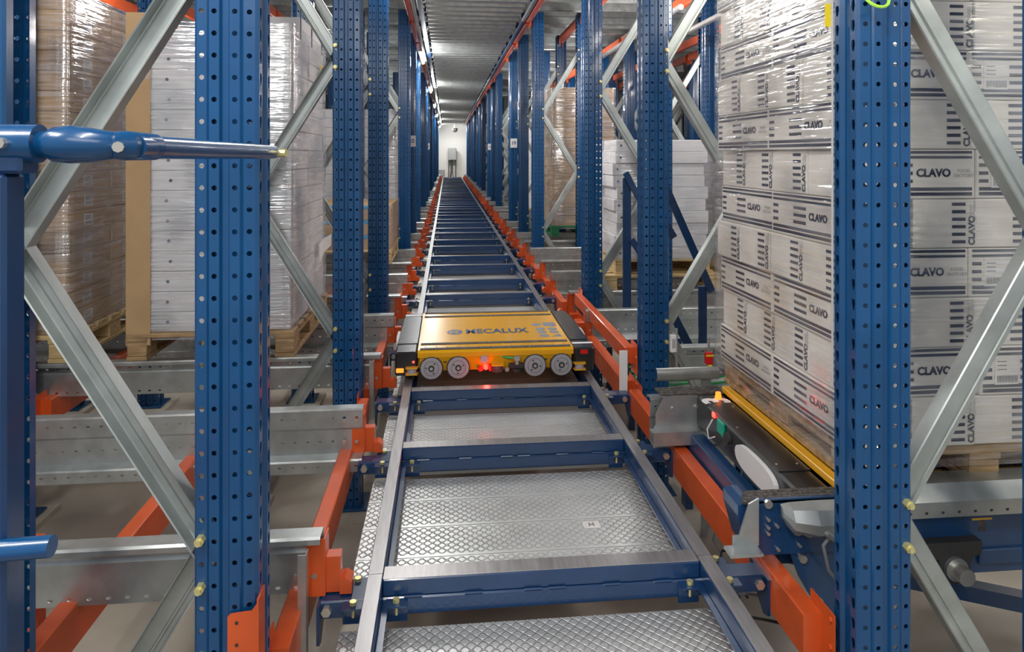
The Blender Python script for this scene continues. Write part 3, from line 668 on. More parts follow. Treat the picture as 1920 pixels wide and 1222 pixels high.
# ------------------------------------------------------------------ pallets and loads
def pallet(label, x, y, z, W=0.80, D=0.98, m='wood', hgt=0.135):
    t = thing('pallet', label, 'pallet', (x, y, z))
    n = 7; bw = D/n*0.72
    for i in range(n):
        y0 = i*(D-bw)/(n-1); MB().bbox(0, W, y0, y0+bw, hgt-0.020, hgt, 0.002).obj('top_board', m, t)
    for i, x0 in enumerate((0, W/2-0.05, W-0.10)):
        MB().bbox(x0, x0+0.10, 0, D, hgt-0.040, hgt-0.0205, 0.002).obj('stringer', m, t)
        for y0 in (0, D/2-0.07, D-0.14): MB().bbox(x0+0.002, x0+0.098, y0+0.003, y0+0.137, 0.0205, hgt-0.0405, 0.004).obj('block', m, t)
        MB().bbox(x0, x0+0.10, 0, D, 0, 0.020, 0.002).obj('bottom_board', m, t)
    return t
def film(label, x0, x1, y0, y1, z0, z1, m='film', seed=1, bulge=0.012, topin=0.0):
    rnd = random.Random(seed); mb = MB(); nz = max(12, int((z1-z0)/0.016)); per = []
    nx, ny = 26, 30
    for i in range(nx): per.append((x0+(x1-x0)*i/nx, y0, 0, -1))
    for i in range(ny): per.append((x1, y0+(y1-y0)*i/ny, 1, 0))
    for i in range(nx): per.append((x1-(x1-x0)*i/nx, y1, 0, 1))
    for i in range(ny): per.append((x0, y1-(y1-y0)*i/ny, -1, 0))
    n = len(per); vs = []; wv = [(rnd.uniform(60, 260), rnd.uniform(-9, 9), rnd.uniform(0, 6.28), rnd.uniform(0.3, 1)) for q in range(9)]
    corners = (0, nx, nx+ny, 2*nx+ny)
    for k in range(nz+1):
        z = z0+(z1-z0)*k/nz; z += rnd.uniform(-0.004, 0.004) if 0 < k < nz else rnd.uniform(-0.01, 0.0)
        for i, (x, y, ax, ay) in enumerate(per):
            u = x+y
            d = sum(a_*abs(sin(f_*z+g_*u+p_)) for f_, g_, p_, a_ in wv)/5.0*bulge*0.55+rnd.uniform(0, bulge*0.12)+0.4*bulge*(0.5+0.5*sin(z*9+seed+u*2))
            if i in corners: d *= 0.15
            if k < 4: d *= k/4
            vs.append((x+ax*d, y+ay*d, z))
    fs = [(k*n+i, k*n+(i+1) % n, (k+1)*n+(i+1) % n, (k+1)*n+i) for k in range(nz) for i in range(n)]
    mb.add(vs, fs); o = mb.obj('stretch_film', m, smooth=False); me = o.data; me.polygons.foreach_set('use_smooth', [True]*len(me.polygons))
    return tag(o, label, 'plastic film')
_bm = {}
def carton(w, d, h, m, dotx=None, lab=False, side_lab=0, lidded=False):
    k = (w, d, h, m, dotx, lab, side_lab)
    if k not in _bm:
        mb = MB().bbox(0, w, 0, d, 0.0012, h-0.0012, 0.003)
        _bm[k] = mb.mesh('carton', m)
    return _bm[k]
LAYW = ['bottom', 'second', 'third', 'fourth', 'fifth', 'sixth', 'seventh', 'eighth', 'ninth', 'tenth', 'eleventh', 'twelfth', 'thirteenth', 'fourteenth', 'fifteenth', 'sixteenth', 'seventeenth']
dot_m = MB().tube([(0, -0.0012, 0), (0, 0.0, 0)], 0.0085, 14).mesh('blue_dot', 'ink')
lab_m = MB().box(0, 0.0008, -0.045, 0.045, -0.03, 0.03).mesh('shipping_label', 'paper')
labt_m = MB()
for q in range(12): labt_m.box(0.0008, 0.0012, -0.035+q*0.0055, -0.035+q*0.0055+0.0015+0.0015*(q % 2), -0.024, -0.010)
for q in range(3): labt_m.box(0.0008, 0.0012, -0.036, 0.02-0.01*q, 0.018-q*0.009, 0.021-q*0.009)
labt_m = labt_m.mesh('barcode', 'ink')
def load(x0, y0, z0, W, D, layers, lh, m, cols, stack_label, vis, dots=False, labels=False, side=-1, jit=0.004, lean=0.0):
    """only the cartons that can be seen: vis lists (column, row)"""
    cw = W/cols; dep = D/2
    for L in range(layers):
        z = z0+L*lh
        for (c, r) in vis:
            jx, jy = random.uniform(-jit, jit), random.uniform(-jit, jit)
            cm = carton(cw-0.004, dep-0.004, lh, m)
            o = put(cm, 'carton', None, (x0+c*cw+jx+lean*L, y0+r*dep+jy, z), (0, 0, random.uniform(-0.006, 0.006)))
            where = '' if len(vis) == 1 else (', rear' if r else (', front' if cols == 1 or sum(1 for v in vis if v[1] == 0) == 1 else ', front '+('left', 'right')[c]))
            tag(o, '%s of the %s, %s layer%s' % ({'wbox': 'white carton', 'card': 'brown carton', 'cardb': 'tan carton'}[m], stack_label, LAYW[L], where), 'carton', 'cartons of the '+stack_label)
            if dots and r == 0:
                put(dot_m, 'blue_dot', o, (cw*0.46+random.uniform(-0.015, 0.01), 0, lh*0.5)); put(dot_m, 'blue_dot', o, (0.04, 0, lh*0.5))
            if labels and side < 0 and c == cols-1:
                q = put(lab_m, 'shipping_label', o, (cw-0.004, dep*(0.45 if r == 0 else 0.4), lh*0.5), (random.uniform(-0.1, 0.1), 0, 0)); put(labt_m, 'barcode', q)
ZP = H(1.045)+0.001
ZT = ZP+0.136
FR = [(1, 0), (0, 0), (1, 1)]
# left, behind the second left frame
pallet('worn wooden pallet under the tall white carton stack on the left', -1.615, 3.62, ZP, 0.83, 0.98)
load(-1.595, 3.645, ZT, 0.79, 0.93, 15, 0.1035, 'wbox', 2, 'tall stack left of the nearest left post', FR, dots=True)
o = MB().prism([(-1.615, 3.630), (-1.50, 3.630), (-1.50, 3.626), (-1.619, 3.626), (-1.619, 3.74), (-1.615, 3.74)], 'z', ZT-0.06, ZT+1.63).obj('edge_protector', 'card'); tag(o, 'tall brown cardboard corner strip at the left edge of the white carton stack', 'cardboard')
for q, (x, y_) in enumerate(((-1.15, 3.95), (-1.15, 4.27))):
    mb = MB(); w_, d_, h_ = 0.33, 0.29, 0.13
    mb.box(0, w_, 0, 0.004, 0, h_); mb.box(0, w_, d_-0.004, d_, 0, h_); mb.box(0, 0.004, 0, d_, 0, h_); mb.box(w_-0.004, w_, 0, d_, 0, h_); mb.box(0, w_, 0, d_, 0, 0.004)
    o = mb.obj('open_tray', 'wbox', None, (x, y_, ZT+1.554)); tag(o, 'open-topped white cardboard tray on the wrapped left stack, %s' % ('nearer one' if q == 0 else 'farther one'), 'tray', 'open trays on the white stack')
film('stretch film with bright streaks around the tall white stack on the left', -1.612, -0.795, 3.636, 4.585, ZP+0.10, ZT+1.60, 'filmthick', 3, 0.010)
t = thing('yellow_tag', 'yellow printed tag at the upper rear corner of the wrapped white stack', 'tag', (-0.784, 4.40, H(-0.52))); MB().box(0, 0.001, -0.035, 0.035, -0.12, 0.04).obj('tag_sheet', 'tagy', t)
mb = MB()
for q in range(6): mb.box(0.001, 0.0014, -0.022, 0.024-0.006*(q % 3), 0.02-q*0.022, 0.026-q*0.022)
mb.obj('tag_print', 'ink', t)
t = thing('delivery_note', 'loose white paper sheet curling off the wrapped white stack', 'paper', (-0.784, 4.38, H(0.58))); MB().add([(0, -0.08, 0.03), (0.012, 0.01, 0.055), (0.05, 0.07, 0.075), (0.0, -0.06, -0.09), (0.012, 0.02, -0.035), (0.045, 0.08, -0.0)], [(0, 1, 4, 3), (1, 2, 5, 4)]).obj('sheet', 'white', t)
# far left, tan cartons
pallet('wooden pallet under the tan labelled cartons at the far left', -2.73, 3.62, ZP, 0.84, 0.98, 'woodl')
load(-2.71, 3.645, ZT, 0.80, 0.93, 17, 0.1025, 'cardb', 2, 'tan labelled stack at the far left', [(1, 0), (1, 1)], labels=True)
film('glossy stretch film around the tan carton stack at the far left', -2.725, -1.898, 3.636, 4.585, ZP+0.10, ZT+1.76, 'filmthick', 5, 0.010)
# left, low brown stack with blue tape
pallet('wooden pallet under the low blue-taped cartons beyond the third left frame', -1.37, 6.60, ZP, 0.84, 0.98, 'woodl')
for L in range(3):
    for c in range(2):
        z = ZT+L*0.142; o = put(carton(0.41, 0.90, 0.141, 'card'), 'carton', None, (-1.36+c*0.414, 6.63, z)); tag(o, 'brown blue-taped carton of the low left stack, %s layer, %s one' % (LAYW[L], ('left', 'right')[c]), 'carton', 'brown taped cartons')
        MB().box(0.10, 0.36, -0.0012, 0.0, 0.105, 0.139).obj('blue_tape', 'bluetape', o)
film('stretch film around the low brown blue-taped stack', -1.365, -0.520, 6.62, 7.55, ZP+0.10, ZT+0.44, 'film', 6, 0.008)
pallet('wooden pallet under the white cartons behind the low brown stack', -1.50, 8.36, ZP, 0.90, 0.95, 'woodl')
load(-1.49, 8.38, ZT, 0.88, 0.92, 13, 0.112, 'wbox', 2, 'white stack behind the low brown stack', FR[:2]+FR[2:])
film('stretch film around the white stack behind the low brown stack', -1.50, -0.60, 8.37, 9.31, ZP+0.10, ZT+1.47, 'film', 8)
# right, leaning white cartons on two stacked pallets
pallet('pale lower wooden pallet of the leaning white stack beyond the third right frame', 1.21, 5.16, ZP, 0.92, 0.92, 'woodl', 0.115)
pallet('pale upper wooden pallet, directly under the leaning white cartons', 1.30, 5.19, ZP+0.116, 0.76, 0.86, 'woodl', 0.115)
load(1.31, 5.20, ZP+0.232, 0.74, 0.84, 10, 0.093, 'wbox', 1, 'leaning white stack behind the second right post', [(0, 0), (0, 1)], side=1, dots=True, jit=0.016, lean=-0.002)
film('thin film around the leaning white stack behind the second right post', 1.285, 2.068, 5.17, 6.05, ZP+0.23, ZP+1.16, 'film', 19)
pallet('wooden pallet under the grey wrapped stack right of the leaning white stack', 2.16, 5.16, ZP, 0.34, 0.92, 'woodl')
load(2.17, 5.17, ZT, 0.32, 0.90, 9, 0.105, 'wbox', 1, 'wrapped stack right of the leaning white stack', [(0, 0)], side=1)
film('stretch film around the stack right of the leaning white stack', 2.16, 2.50, 5.16, 6.09, ZP+0.13, ZT+0.95, 'filmthick', 9)
# right, tall brown stack on a green pallet
pallet('green pallet under the tall brown wrapped stack on the right', 1.33, 8.62, ZP, 0.84, 0.93, 'woodg')
load(1.35, 8.64, ZT, 0.80, 0.90, 14, 0.126, 'card', 2, 'tall brown stack on the green pallet', [(0, 0), (1, 0), (0, 1)], side=1)
film('stretch film around the tall brown stack on the green pallet', 1.34, 2.16, 8.63, 9.55, ZP+0.10, ZT+1.78, 'filmthick', 10)
for (x, y_, h_, lb) in ((1.40, 11.4, 13, 'white stack beyond the tall brown stack'), (-2.2+0.80, 11.4, 12, 'white stack beyond the fifth left frame')):
    pallet('wooden pallet of the %s' % lb, x, y_, ZP, 0.84, 0.95, 'woodl'); sd = 1 if x > 0 else -1; load(x+0.02, y_+0.02, ZT, 0.80, 0.92, h_, 0.12, 'wbox', 2, lb, [(0, 0), (0, 1)] if sd > 0 else [(1, 0), (1, 1)], side=sd)

# ------------------------------------------------------------------ the striped load
CXL, CYF = 1.178, 1.91
LHC = 0.148; ZC0 = H(0.872)
pallet('worn wooden pallet under the striped cartons at the right', CXL+0.018, CYF-0.01, ZC0-0.109, 0.82, 0.96, 'wood', 0.108)
def stripes(w, h, horiz):
    mb = MB(); e = 0.0008
    if horiz:        # wide face: long bands above and below, short ones beside the name
        for z in (0.10, 0.20): mb.box(0.01, w-0.01, -e, 0, h*z-0.005, h*z+0.005)
        for z in (0.84, 0.94): mb.box(0.01, w-0.01, -e, 0, h*z-0.004, h*z+0.004)
        for z in (0.36, 0.52, 0.68): mb.box(0.01, w*0.10, -e, 0, h*z-0.005, h*z+0.005); mb.box(w*0.33, w*0.50, -e, 0, h*z-0.005, h*z+0.005)
    else:            # narrow face: ladder of bars
        for q in range(6): mb.box(w*0.62, w*0.84, -e, 0, h*(0.10+q*0.152), h*(0.10+q*0.152)+0.0095)
    return mb
CM = {}
def clavo_box(w, d, x, y, z, label):
    k = ('c', round(w, 3), round(d, 3))
    if k not in CM:
        CM[k] = (MB().bbox(0, w-0.003, 0, d-0.003, 0.001, LHC-0.001, 0.003).mesh('clavo_carton', 'cbox'), )
        CM[('s', round(w, 3))] = stripes(w-0.003, LHC, w > 0.3).mesh('printed_stripes', 'ink'); CM[('s', round(d, 3))] = stripes(d-0.003, LHC, d > 0.3).mesh('printed_stripes', 'ink')
    o = put(CM[k][0], 'striped_carton', None, (x+random.uniform(-0.004, 0.004), y+random.uniform(-0.004, 0.002), z), (0, 0, random.uniform(-0.010, 0.010))); tag(o, label, 'carton', 'striped cartons of the right load')
    put(CM[('s', round(w, 3))], 'printed_stripes', o, (0, -0.0002, 0))
    # aisle side face is at local x=0, read from -X
    put(CM[('s', round(d, 3))], 'printed_stripes', o, (-0.0002, d-0.003, 0), (0, 0, -pi/2))
    for (L_, face) in ((w, 'f'), (d, 's')):
        if L_ > 0.3:
            tm = text_mesh('CLAVO', 0.033, 'ink', 0.0013); fm = text_mesh('FOOD\nFACTORY', 0.0145, 'inkg'); u, ur, v = L_*0.66, L_*0.90, LHC*0.52; r2 = 0
        else:
            tm = text_mesh('CLAVO', 0.027, 'ink', 0.0010); fm = text_mesh('FOOD\nFACTORY', 0.013, 'inkg'); u, ur, v = L_*0.93, L_*0.95, LHC*0.36; r2 = pi/2
        for tmesh, uu, vv in ((tm, u, v), (fm, ur, v if not r2 else LHC*0.76)):
            if face == 'f': q = put(tmesh, 'lettering', o, (uu, -0.0012, vv))
            else: q = put(tmesh, 'lettering', o, (-0.0012, L_-uu, vv))
            mt = Matrix.Rotation(-pi/2 if face == 's' else 0, 4, 'Z') @ Matrix.Rotation(pi/2, 4, 'X') @ Matrix.Rotation(r2, 4, 'Z')
            q.rotation_euler = mt.to_euler()
    if w > 0.3:
        s_ = MB().box(w*0.12, w*0.31, -0.0014, -0.0002, LHC*0.22, LHC*0.80).obj('shipping_label', 'paper', o)
        bb = MB()
        for q in range(14): bb.box(w*0.14+q*0.0048, w*0.14+q*0.0048+0.002, -0.0018, -0.0014, LHC*0.26, LHC*0.40)
        for q in range(3): bb.box(w*0.14, w*0.14+0.03, -0.0018, -0.0014, LHC*0.52+q*0.012, LHC*0.52+q*0.012+0.002)
        bb.obj('barcode', 'ink', s_)
WW, DD = 0.80, 0.94
for L in range(11):
    z = ZC0+L*LHC; lw = LAYW[L]; dx = 0.012*sin(L*1.7)-0.004*L*0.3
    if L % 2 == 0:
        for c in range(4): clavo_box(0.20, 0.47, CXL+c*0.2+dx, CYF, z, 'white striped carton at the right, %s layer, %s of four along the front face' % (lw, ['leftmost', 'second', 'third', 'rightmost'][c]))
        clavo_box(0.20, 0.47, CXL+dx, CYF+0.47, z, 'white striped carton at the right, %s layer, rear of the aisle side' % lw)
    else:
        for c in range(2): clavo_box(0.40, 0.235, CXL+c*0.4+dx, CYF, z, 'white striped carton at the right, %s layer, %s of two along the front face' % (lw, ['left', 'right'][c]))
        for r in range(1, 4): clavo_box(0.40, 0.235, CXL+dx, CYF+r*0.235, z, 'white striped carton at the right, %s layer, %s behind the corner on the aisle side' % (lw, ['first', 'second', 'third'][r-1]))
film('glossy stretch film around the striped load at the right', CXL-0.022, CXL+0.82, CYF-0.016, CYF+DD+0.012, ZC0-0.05, ZC0+11*LHC, 'film', 12, 0.012)

# ------------------------------------------------------------------ right-hand machinery
# conveyor head at the nearest right channel
t = thing('conveyor_head', 'blue conveyor head with galvanised guides in front of shuttle 3, behind the nearest right post', 'machine part', (0, 1.80, 0))
mb = MB().prism([(0.885, H(1.16)), (1.16, H(1.16)), (1.16, H(1.0)), (0.885, H(1.0))], 'y', 0.10, 0.112); mb.obj('side_plate', 'cablue', t)
mb = MB().prism([(0.885, H(1.16)), (0.885, H(1.013)), (0.865, H(1.013)), (0.842, H(1.02)), (0.842, H(1.05)), (0.87, H(1.15))], 'y', 0.112, 0.22); mb.obj('nose', 'cablue', t)
for q in range(4):
    MB().bbox(0.850+q*0.010, 1.16, 0.10+q*0.017, 0.113+q*0.017, H(1.012), H(1.002), 0.002).obj('brush_strip', 'strip', t)
sc = []
for k in range(9):
    a = k/8; sc.append((0.0, 0.0))
mb = MB()
pr = [(-0.02, 0.0), (-0.055, -0.012), (-0.075, -0.045), (-0.070, -0.075), (-0.045, -0.092)]
vs = []; fs = []
xsn = (0.955, 0.975, 1.04, 1.16); rr = (0.35, 0.8, 1.0, 1.0)
for x_, s_ in zip(xsn, rr):
    for a, b in pr: vs.append((x_, 0.09+a*s_, H(0.992)+b*s_-(1-s_)*0.02))
n = len(pr)
for i in range(len(xsn)-1):
    for j in range(n-1): fs.append((i*n+j, i*n+j+1, (i+1)*n+j+1, (i+1)*n+j))
fs.append((0, 1, 2, 3, 4))
mb.add(vs, fs); mb.obj('scoop_guide', 'galv', t)
mb = MB(); mb.box(0.815, 0.885, 0.086, 0.090, H(1.12), H(1.09)); mb.prism([(0.815, H(1.12)), (0.89, H(1.12)), (0.89, H(0.985)), (0.86, H(1.0)), (0.83, H(1.095))], 'y', 0.080, 0.086); mb.box(0.79, 0.885, 0.04, 0.09, H(1.128), H(1.12)); mb.obj('guide_bracket', 'galv', t)
for (x_, h_, r_) in ((0.925, 1.01, 0.012), (0.925, 1.055, 0.005), (0.925, 1.078, 0.005), (0.925, 1.095, 0.005), (0.952, 1.075, 0.005), (0.955, 1.143, 0.005), (1.02, 1.135, 0.005)):
    MB().tube([(x_, 0.09, H(h_)), (x_, 0.10, H(h_))], r_, 10).obj('plate_bolt', 'zinc', t)
MB().tube([(1.00, 0.06, H(1.065)), (1.00, 0.10, H(1.065))], 0.022, 12).tube([(1.00, 0.07, H(1.065)), (1.04, 0.07, H(1.085))], 0.015, 8).obj('clamp_fitting', 'zinc', t)
mb = MB().tube([(1.035, 0.05, H(1.04)), (1.06, 0.02, H(1.06)), (1.14, 0.02, H(1.12))], 0.009, 8).obj('hose', 'cable', t, smooth=True)
MB().tube([(1.075, 0.03, H(1.075)), (1.055, 0.03, H(1.10)), (1.07, 0.03, H(1.17)), (1.11, 0.03, H(1.22)), (1.14, 0.03, H(1.26))], 0.005, 8).obj('hose', 'cable', t, smooth=True)
mb = MB().prism([(1.0, H(1.16)), (1.17, H(1.16)), (1.17, H(1.42)), (1.10, H(1.36)), (1.03, H(1.24))], 'y', 0.11, 0.125).obj('lower_plate', 'cablue', t)
for (x_, h_) in ((1.035, 1.18), (1.085, 1.31)): MB().tube([(x_, 0.10, H(h_)), (x_, 0.11, H(h_))], 0.012, 10).obj('plate_bolt', 'zinc', t)
# what continues right of the nearest right post
t = thing('cross_conveyor', 'dark blue conveyor frame with bearing, right of the nearest right post', 'machine part', (0, 1.86, 0))
mb = MB(); mb.prism([(-0.01, H(0.95)), (0.03, H(0.95)), (0.03, H(0.99)), (0.05, H(1.01)), (0.05, H(1.045)), (0.046, H(1.045)), (0.046, H(1.012)), (0.026, H(0.992)), (0.026, H(0.954)), (-0.01, H(0.954))], 'x', 1.17, 2.4)
mb = MB().add([(1.17, 0.0, H(0.955)), (2.5, 0.0, H(0.955)), (2.5, -0.03, H(0.995)), (1.17, -0.03, H(0.995)), (2.5, -0.02, H(1.045)), (1.17, -0.02, H(1.045)), (1.17, 0.06, H(0.95)), (2.5, 0.06, H(0.95))], [(0, 1, 2, 3), (3, 2, 4, 5), (6, 7, 1, 0)]); mb.obj('edge_guide', 'galv', t)
for q in range(12): MB().tube([(1.22+q*0.05, -0.021, H(1.028)), (1.22+q*0.05, -0.024, H(1.028))], 0.005, 8).obj('guide_hole', 'dark', t)
MB().bbox(1.17, 2.5, 0.030, 0.055, H(1.245), H(1.048), 0.004).obj('side_beam', 'cablue', t)
MB().bbox(1.57, 2.5, 0.02, 0.08, H(1.215), H(1.17), 0.003).obj('ledge', 'cablue', t)
mb = MB().prism([(1.390, H(1.13)), (1.560, H(1.13)), (1.560, H(1.165)), (1.530, H(1.18)), (1.510, H(1.24)), (1.475, H(1.255)), (1.440, H(1.24)), (1.425, H(1.18)), (1.390, H(1.165))], 'y', 0.0, 0.08); mb.obj('bearing_housing', 'dark', t)
MB().tube([(1.475, -0.012, H(1.205)), (1.475, 0.0, H(1.205))], 0.034, 20).obj('bearing_ring', 'galv', t, smooth=True)
MB().tube([(1.475, -0.05, H(1.205)), (1.475, -0.01, H(1.205))], 0.024, 20).obj('shaft_end', 'zinc', t, smooth=True)
for (x_, h_) in ((1.31, 1.10), (1.60, 1.06)): MB().tube([(x_, 0.03, H(h_)), (x_+0.01, 0.08, H(h_))], [0.014, 0.018], 10).obj('adjuster_bolt', 'zinc', t, smooth=True)
o = MB().bar((1.18, 2.35, H(1.42)), (2.3, 1.92, H(1.50)), 0.05, 0.05, (0, 0, 1)).obj('low_beam', 'cablue'); tag(o, 'low blue beam crossing the floor at the bottom right corner', 'beam')
# blue side beam along the aisle under shuttle 3
t = thing('support_beam', 'blue support beam beside the orange beam, under shuttle 3', 'beam', (1.03, 1.98, H(1.24)))
MB().bbox(-0.03, 0.03, 0, 0.86, 0, 0.085, 0.003).obj('beam', 'cablue', t)
MB().bbox(-0.032, 0.0, 0.80, 0.86, -0.25, 0.06, 0.003).obj('stand', 'cablue', t)
for q in range(5):
    MB().tube([(-0.01+0.03*cos(k*1.1+q), 0.15+q*0.07+0.08*sin(k*0.9+q), -0.06-0.03*k) for k in range(9)], 0.0045, 6).obj('hanging_cable', ('dark', 'cable', 'dark')[q % 3], t, smooth=True)
# brush layers and guard at the a-rail on the right
t = thing('brush_guide', 'short galvanised guide with layered brushes at the far end of shuttle 3', 'guide', (0.89, 2.78, H(1.012)))
mb = MB().prism([(-0.03, -0.20), (0.235, -0.20), (0.235, 0.0), (0.015, 0.0), (-0.022, -0.075), (-0.022, -0.12), (-0.03, -0.13)], 'y', 0.0, 0.006); mb.obj('plate', 'galv', t)
mb = MB().box(-0.05, 0.24, -0.045, 0.0, -0.135, -0.130).box(-0.045, 0.24, -0.048, -0.044, -0.185, -0.130); mb.obj('ledge', 'galv', t)
for q in range(4): MB().bbox(0.0, 0.28, 0.008+q*0.022, 0.022+q*0.022, 0.0, 0.010, 0.002).obj('brush_strip', 'strip', t)
for (x_, z_) in ((0.05, -0.05), (0.15, -0.045), (0.20, -0.155)): MB().tube([(x_, 0.0, z_), (x_, -0.008, z_)], 0.007, 8).obj('plate_bolt', 'zinc', t)
t = thing('guard_rail', 'short rounded galvanised guard left of the wrapped striped load, behind the brush guide', 'guard', (0.975, 3.12, H(1.055)))
mb = MB(); vs = []; fs = []
for i, x_ in enumerate((0, 0.30)):
    for k in range(7): a = pi*k/6; vs.append((x_, -0.02*sin(a), 0.025+0.03*cos(a)))
for k in range(6): fs.append((k, k+1, 8+k, 7+k))
mb.add(vs, fs); mb.obj('guard_sheet', 'galv', t, smooth=True)
MB().box(0.22, 0.25, 0.002, 0.01, -H(1.055), 0.0).obj('guard_leg', 'galv', t)
# orange upper guard beam between second and third right posts
orange_beam(3.585, 5.055, XR-0.062, XR-0.012, H(1.035), 0.085, 'orange guard beam just above the low beam between the second and third right posts', 'guard beams', 1)
# sign plate beside crossbar
t = thing('white_marker_plate', 'thin white upright plate bolted at the end of the crossbar beside the right orange beams', 'plate', (0.925, 3.52, H(1.30))); MB().bbox(-0.022, 0.022, 0, 0.004, 0.0, 0.27, 0.001).obj('plate', 'white', t); MB().tube([(0, -0.006, 0.05), (0, 0, 0.05)], 0.010, 6).obj('bolt', 'zinc', t)
for (y_, h0, h1, lb) in ((1.87, 1.07, 1.76, 'nearest'), (3.56, 1.06, 1.36, 'second')):
    t = thing('sensor_strip', 'thin upright galvanised strip in front of the left rail end, %s from the camera' % lb, 'strip', (-0.385, y_, H(h1)), 0, 'upright strips on the left'); MB().box(-0.012, 0.010, -0.002, 0.001, 0, h1-h0).box(0.008, 0.010, 0.001, 0.03, 0, h1-h0).obj('strip', 'galv', t)
# platform and blue braces behind second right post
t = thing('service_platform', 'small diamond-plate platform with blue edge between the second and third right frames', 'platform', (1.165, 4.34, H(1.20)))
MB().bbox(0, 0.36, 0.0, 0.36, -0.006, 0, 0.002).obj('tread_plate', 'plate', t); MB().bbox(0, 0.36, 0.363, 0.70, -0.006, 0, 0.002).obj('tread_plate', 'plate', t)
MB().box(0, 0.36, -0.006, 0.0, -0.12, 0.0).obj('front_fascia', 'navy', t)
for x_ in (0.02, 0.30):
    for y_ in (0.03, 0.64): MB().bbox(x_, x_+0.04, y_, y_+0.04, -H(1.20), -0.006, 0.002).obj('leg', 'navy', t)
t = thing('blue_railing', 'blue flat-bar railing with angled braces behind the second right post', 'railing', (0, 4.9, 0))
MB().bbox(1.285, 1.345, 0.0, 0.02, H(1.195), H(0.17), 0.002).obj('rail_post', 'navy', t)
MB().bar((1.30, -0.01, H(0.13)), (1.62, -0.01, H(0.75)), 0.045, 0.012).obj('angled_bar', 'navy', t)
MB().bar((1.345, -0.01, H(0.62)), (1.46, -0.01, H(0.80)), 0.045, 0.012).obj('angled_bar', 'navy', t)
MB().bbox(1.24, 1.42, -0.05, 0.06, H(1.199), H(1.192), 0.002).obj('foot_plate', 'navy', t)
t = thing('blue_braced_stand', 'blue flat-bar stand with V-shaped braces between second right post and striped load', 'stand', (0, 4.02, 0))
MB().bbox(1.525, 1.575, 0.0, 0.02, H(1.62), H(0.80), 0.002).obj('stand_post', 'navy', t)
MB().bar((1.27, -0.01, H(0.10)), (1.60, -0.01, H(0.83)), 0.045, 0.012).obj('angled_bar', 'navy', t)
MB().bar((1.27, -0.01, H(0.80)), (1.55, -0.01, H(1.33)), 0.05, 0.012).obj('angled_bar', 'navy', t)
MB().bar((1.27, -0.02, H(0.35)), (1.36, -0.02, H(0.50)), 0.045, 0.012).obj('angled_bar', 'navy', t)
MB().bbox(1.48, 1.62, -0.05, 0.07, 0.0, H(1.62), 0.002).obj('stand_foot', 'navy', t)
# sensor box and conduit on second right post
t = thing('sensor_box', 'small white sensor box on a conduit at the right side of the second right post', 'sensor', (1.158, 3.42, H(0.97))); MB().bbox(-0.016, 0.016, -0.014, 0.012, -0.045, 0.045, 0.003).obj('box_body', 'white', t); MB().box(-0.009, 0.009, -0.0155, -0.014, -0.022, 0.026).obj('window', 'inkg', t)
MB().tube([(0.018, 0.0, 0.075), (0.018, 0.0, -0.14)], 0.008, 8).obj('conduit', 'galv', t, smooth=True)
t = thing('limit_switch', 'red and yellow limit switch with a rod beside the wrapped striped load', 'switch', (1.27, 3.22, H(0.99)))
MB().bbox(-0.018, 0.018, -0.015, 0.015, -0.03, 0.03, 0.005).obj('switch_body', 'red', t); MB().tube([(0, 0, 0.03), (0, 0, 0.10)], 0.006, 8).obj('switch_rod', 'galv', t, smooth=True); MB().bbox(-0.008, 0.012, -0.017, 0.0, -0.09, -0.03, 0.003).obj('yellow_grip', 'tagy', t); MB().box(-0.019, 0.019, -0.017, -0.014, 0.012, 0.020).obj('yellow_band', 'tagy', t)
MB().box(-0.01, 0.01, 0.0, 0.01, -H(0.99), -0.09).obj('mount', 'galv', t)
# green cable bundle
t = thing('cable_bundle', 'bundle of green cables on the floor behind the second right post', 'cables', (1.1, 3.95, H(1.36)))
for q in range(7):
    MB().tube([(0.08*k, 0.02*sin(k+q)+0.02*q, 0.012*q+0.008*sin(k*1.7+q*2)) for k in range(10)], 0.006, 6).obj('cable', 'green', t, smooth=True)
MB().box(0.0, 0.72, -0.03, 0.17, -0.03, -0.015).obj('cable_tray', 'galvd', t); 
for x_ in (0.05, 0.62): MB().box(x_, x_+0.04, 0.02, 0.12, -H(1.36), -0.03).obj('tray_stand', 'galvd', t)
t = thing('cable_bundle', 'short bundle of green cables beside the low orange beam, left of the second right post', 'cables', (0.99, 4.05, H(1.32)))
for q in range(4): MB().tube([(0.03*k, -0.05*k+0.02*q, 0.01*q-0.01*k) for k in range(5)], 0.006, 6).obj('cable', 'green', t, smooth=True)
# lime tie and yellow tag at nearest right post
o = MB().tube([(1.04+0.030*cos(a*pi/8), 1.57+0.02*sin(a*pi/8), H(-0.385)+0.03*sin(a*pi/8)) for a in range(-9, 2)], 0.004, 6).obj('cable_tie', 'lime', smooth=True); tag(o, 'lime green cable loop at the top of the nearest right post', 'cable')
t = thing('hanging_tag', 'narrow yellow tag on a thin grey cable beside the nearest right post', 'tag', (0.993, 1.70, H(-0.395))); MB().box(-0.008, 0.008, 0, 0.002, -0.06, 0.0).obj('tag_plate', 'tagy', t); MB().tube([(0.012, 0, 0.1), (0.012, 0.0, -0.35), (0.012, 0.0, -1.0)], 0.003, 6).obj('thin_cable', 'inkg', t)
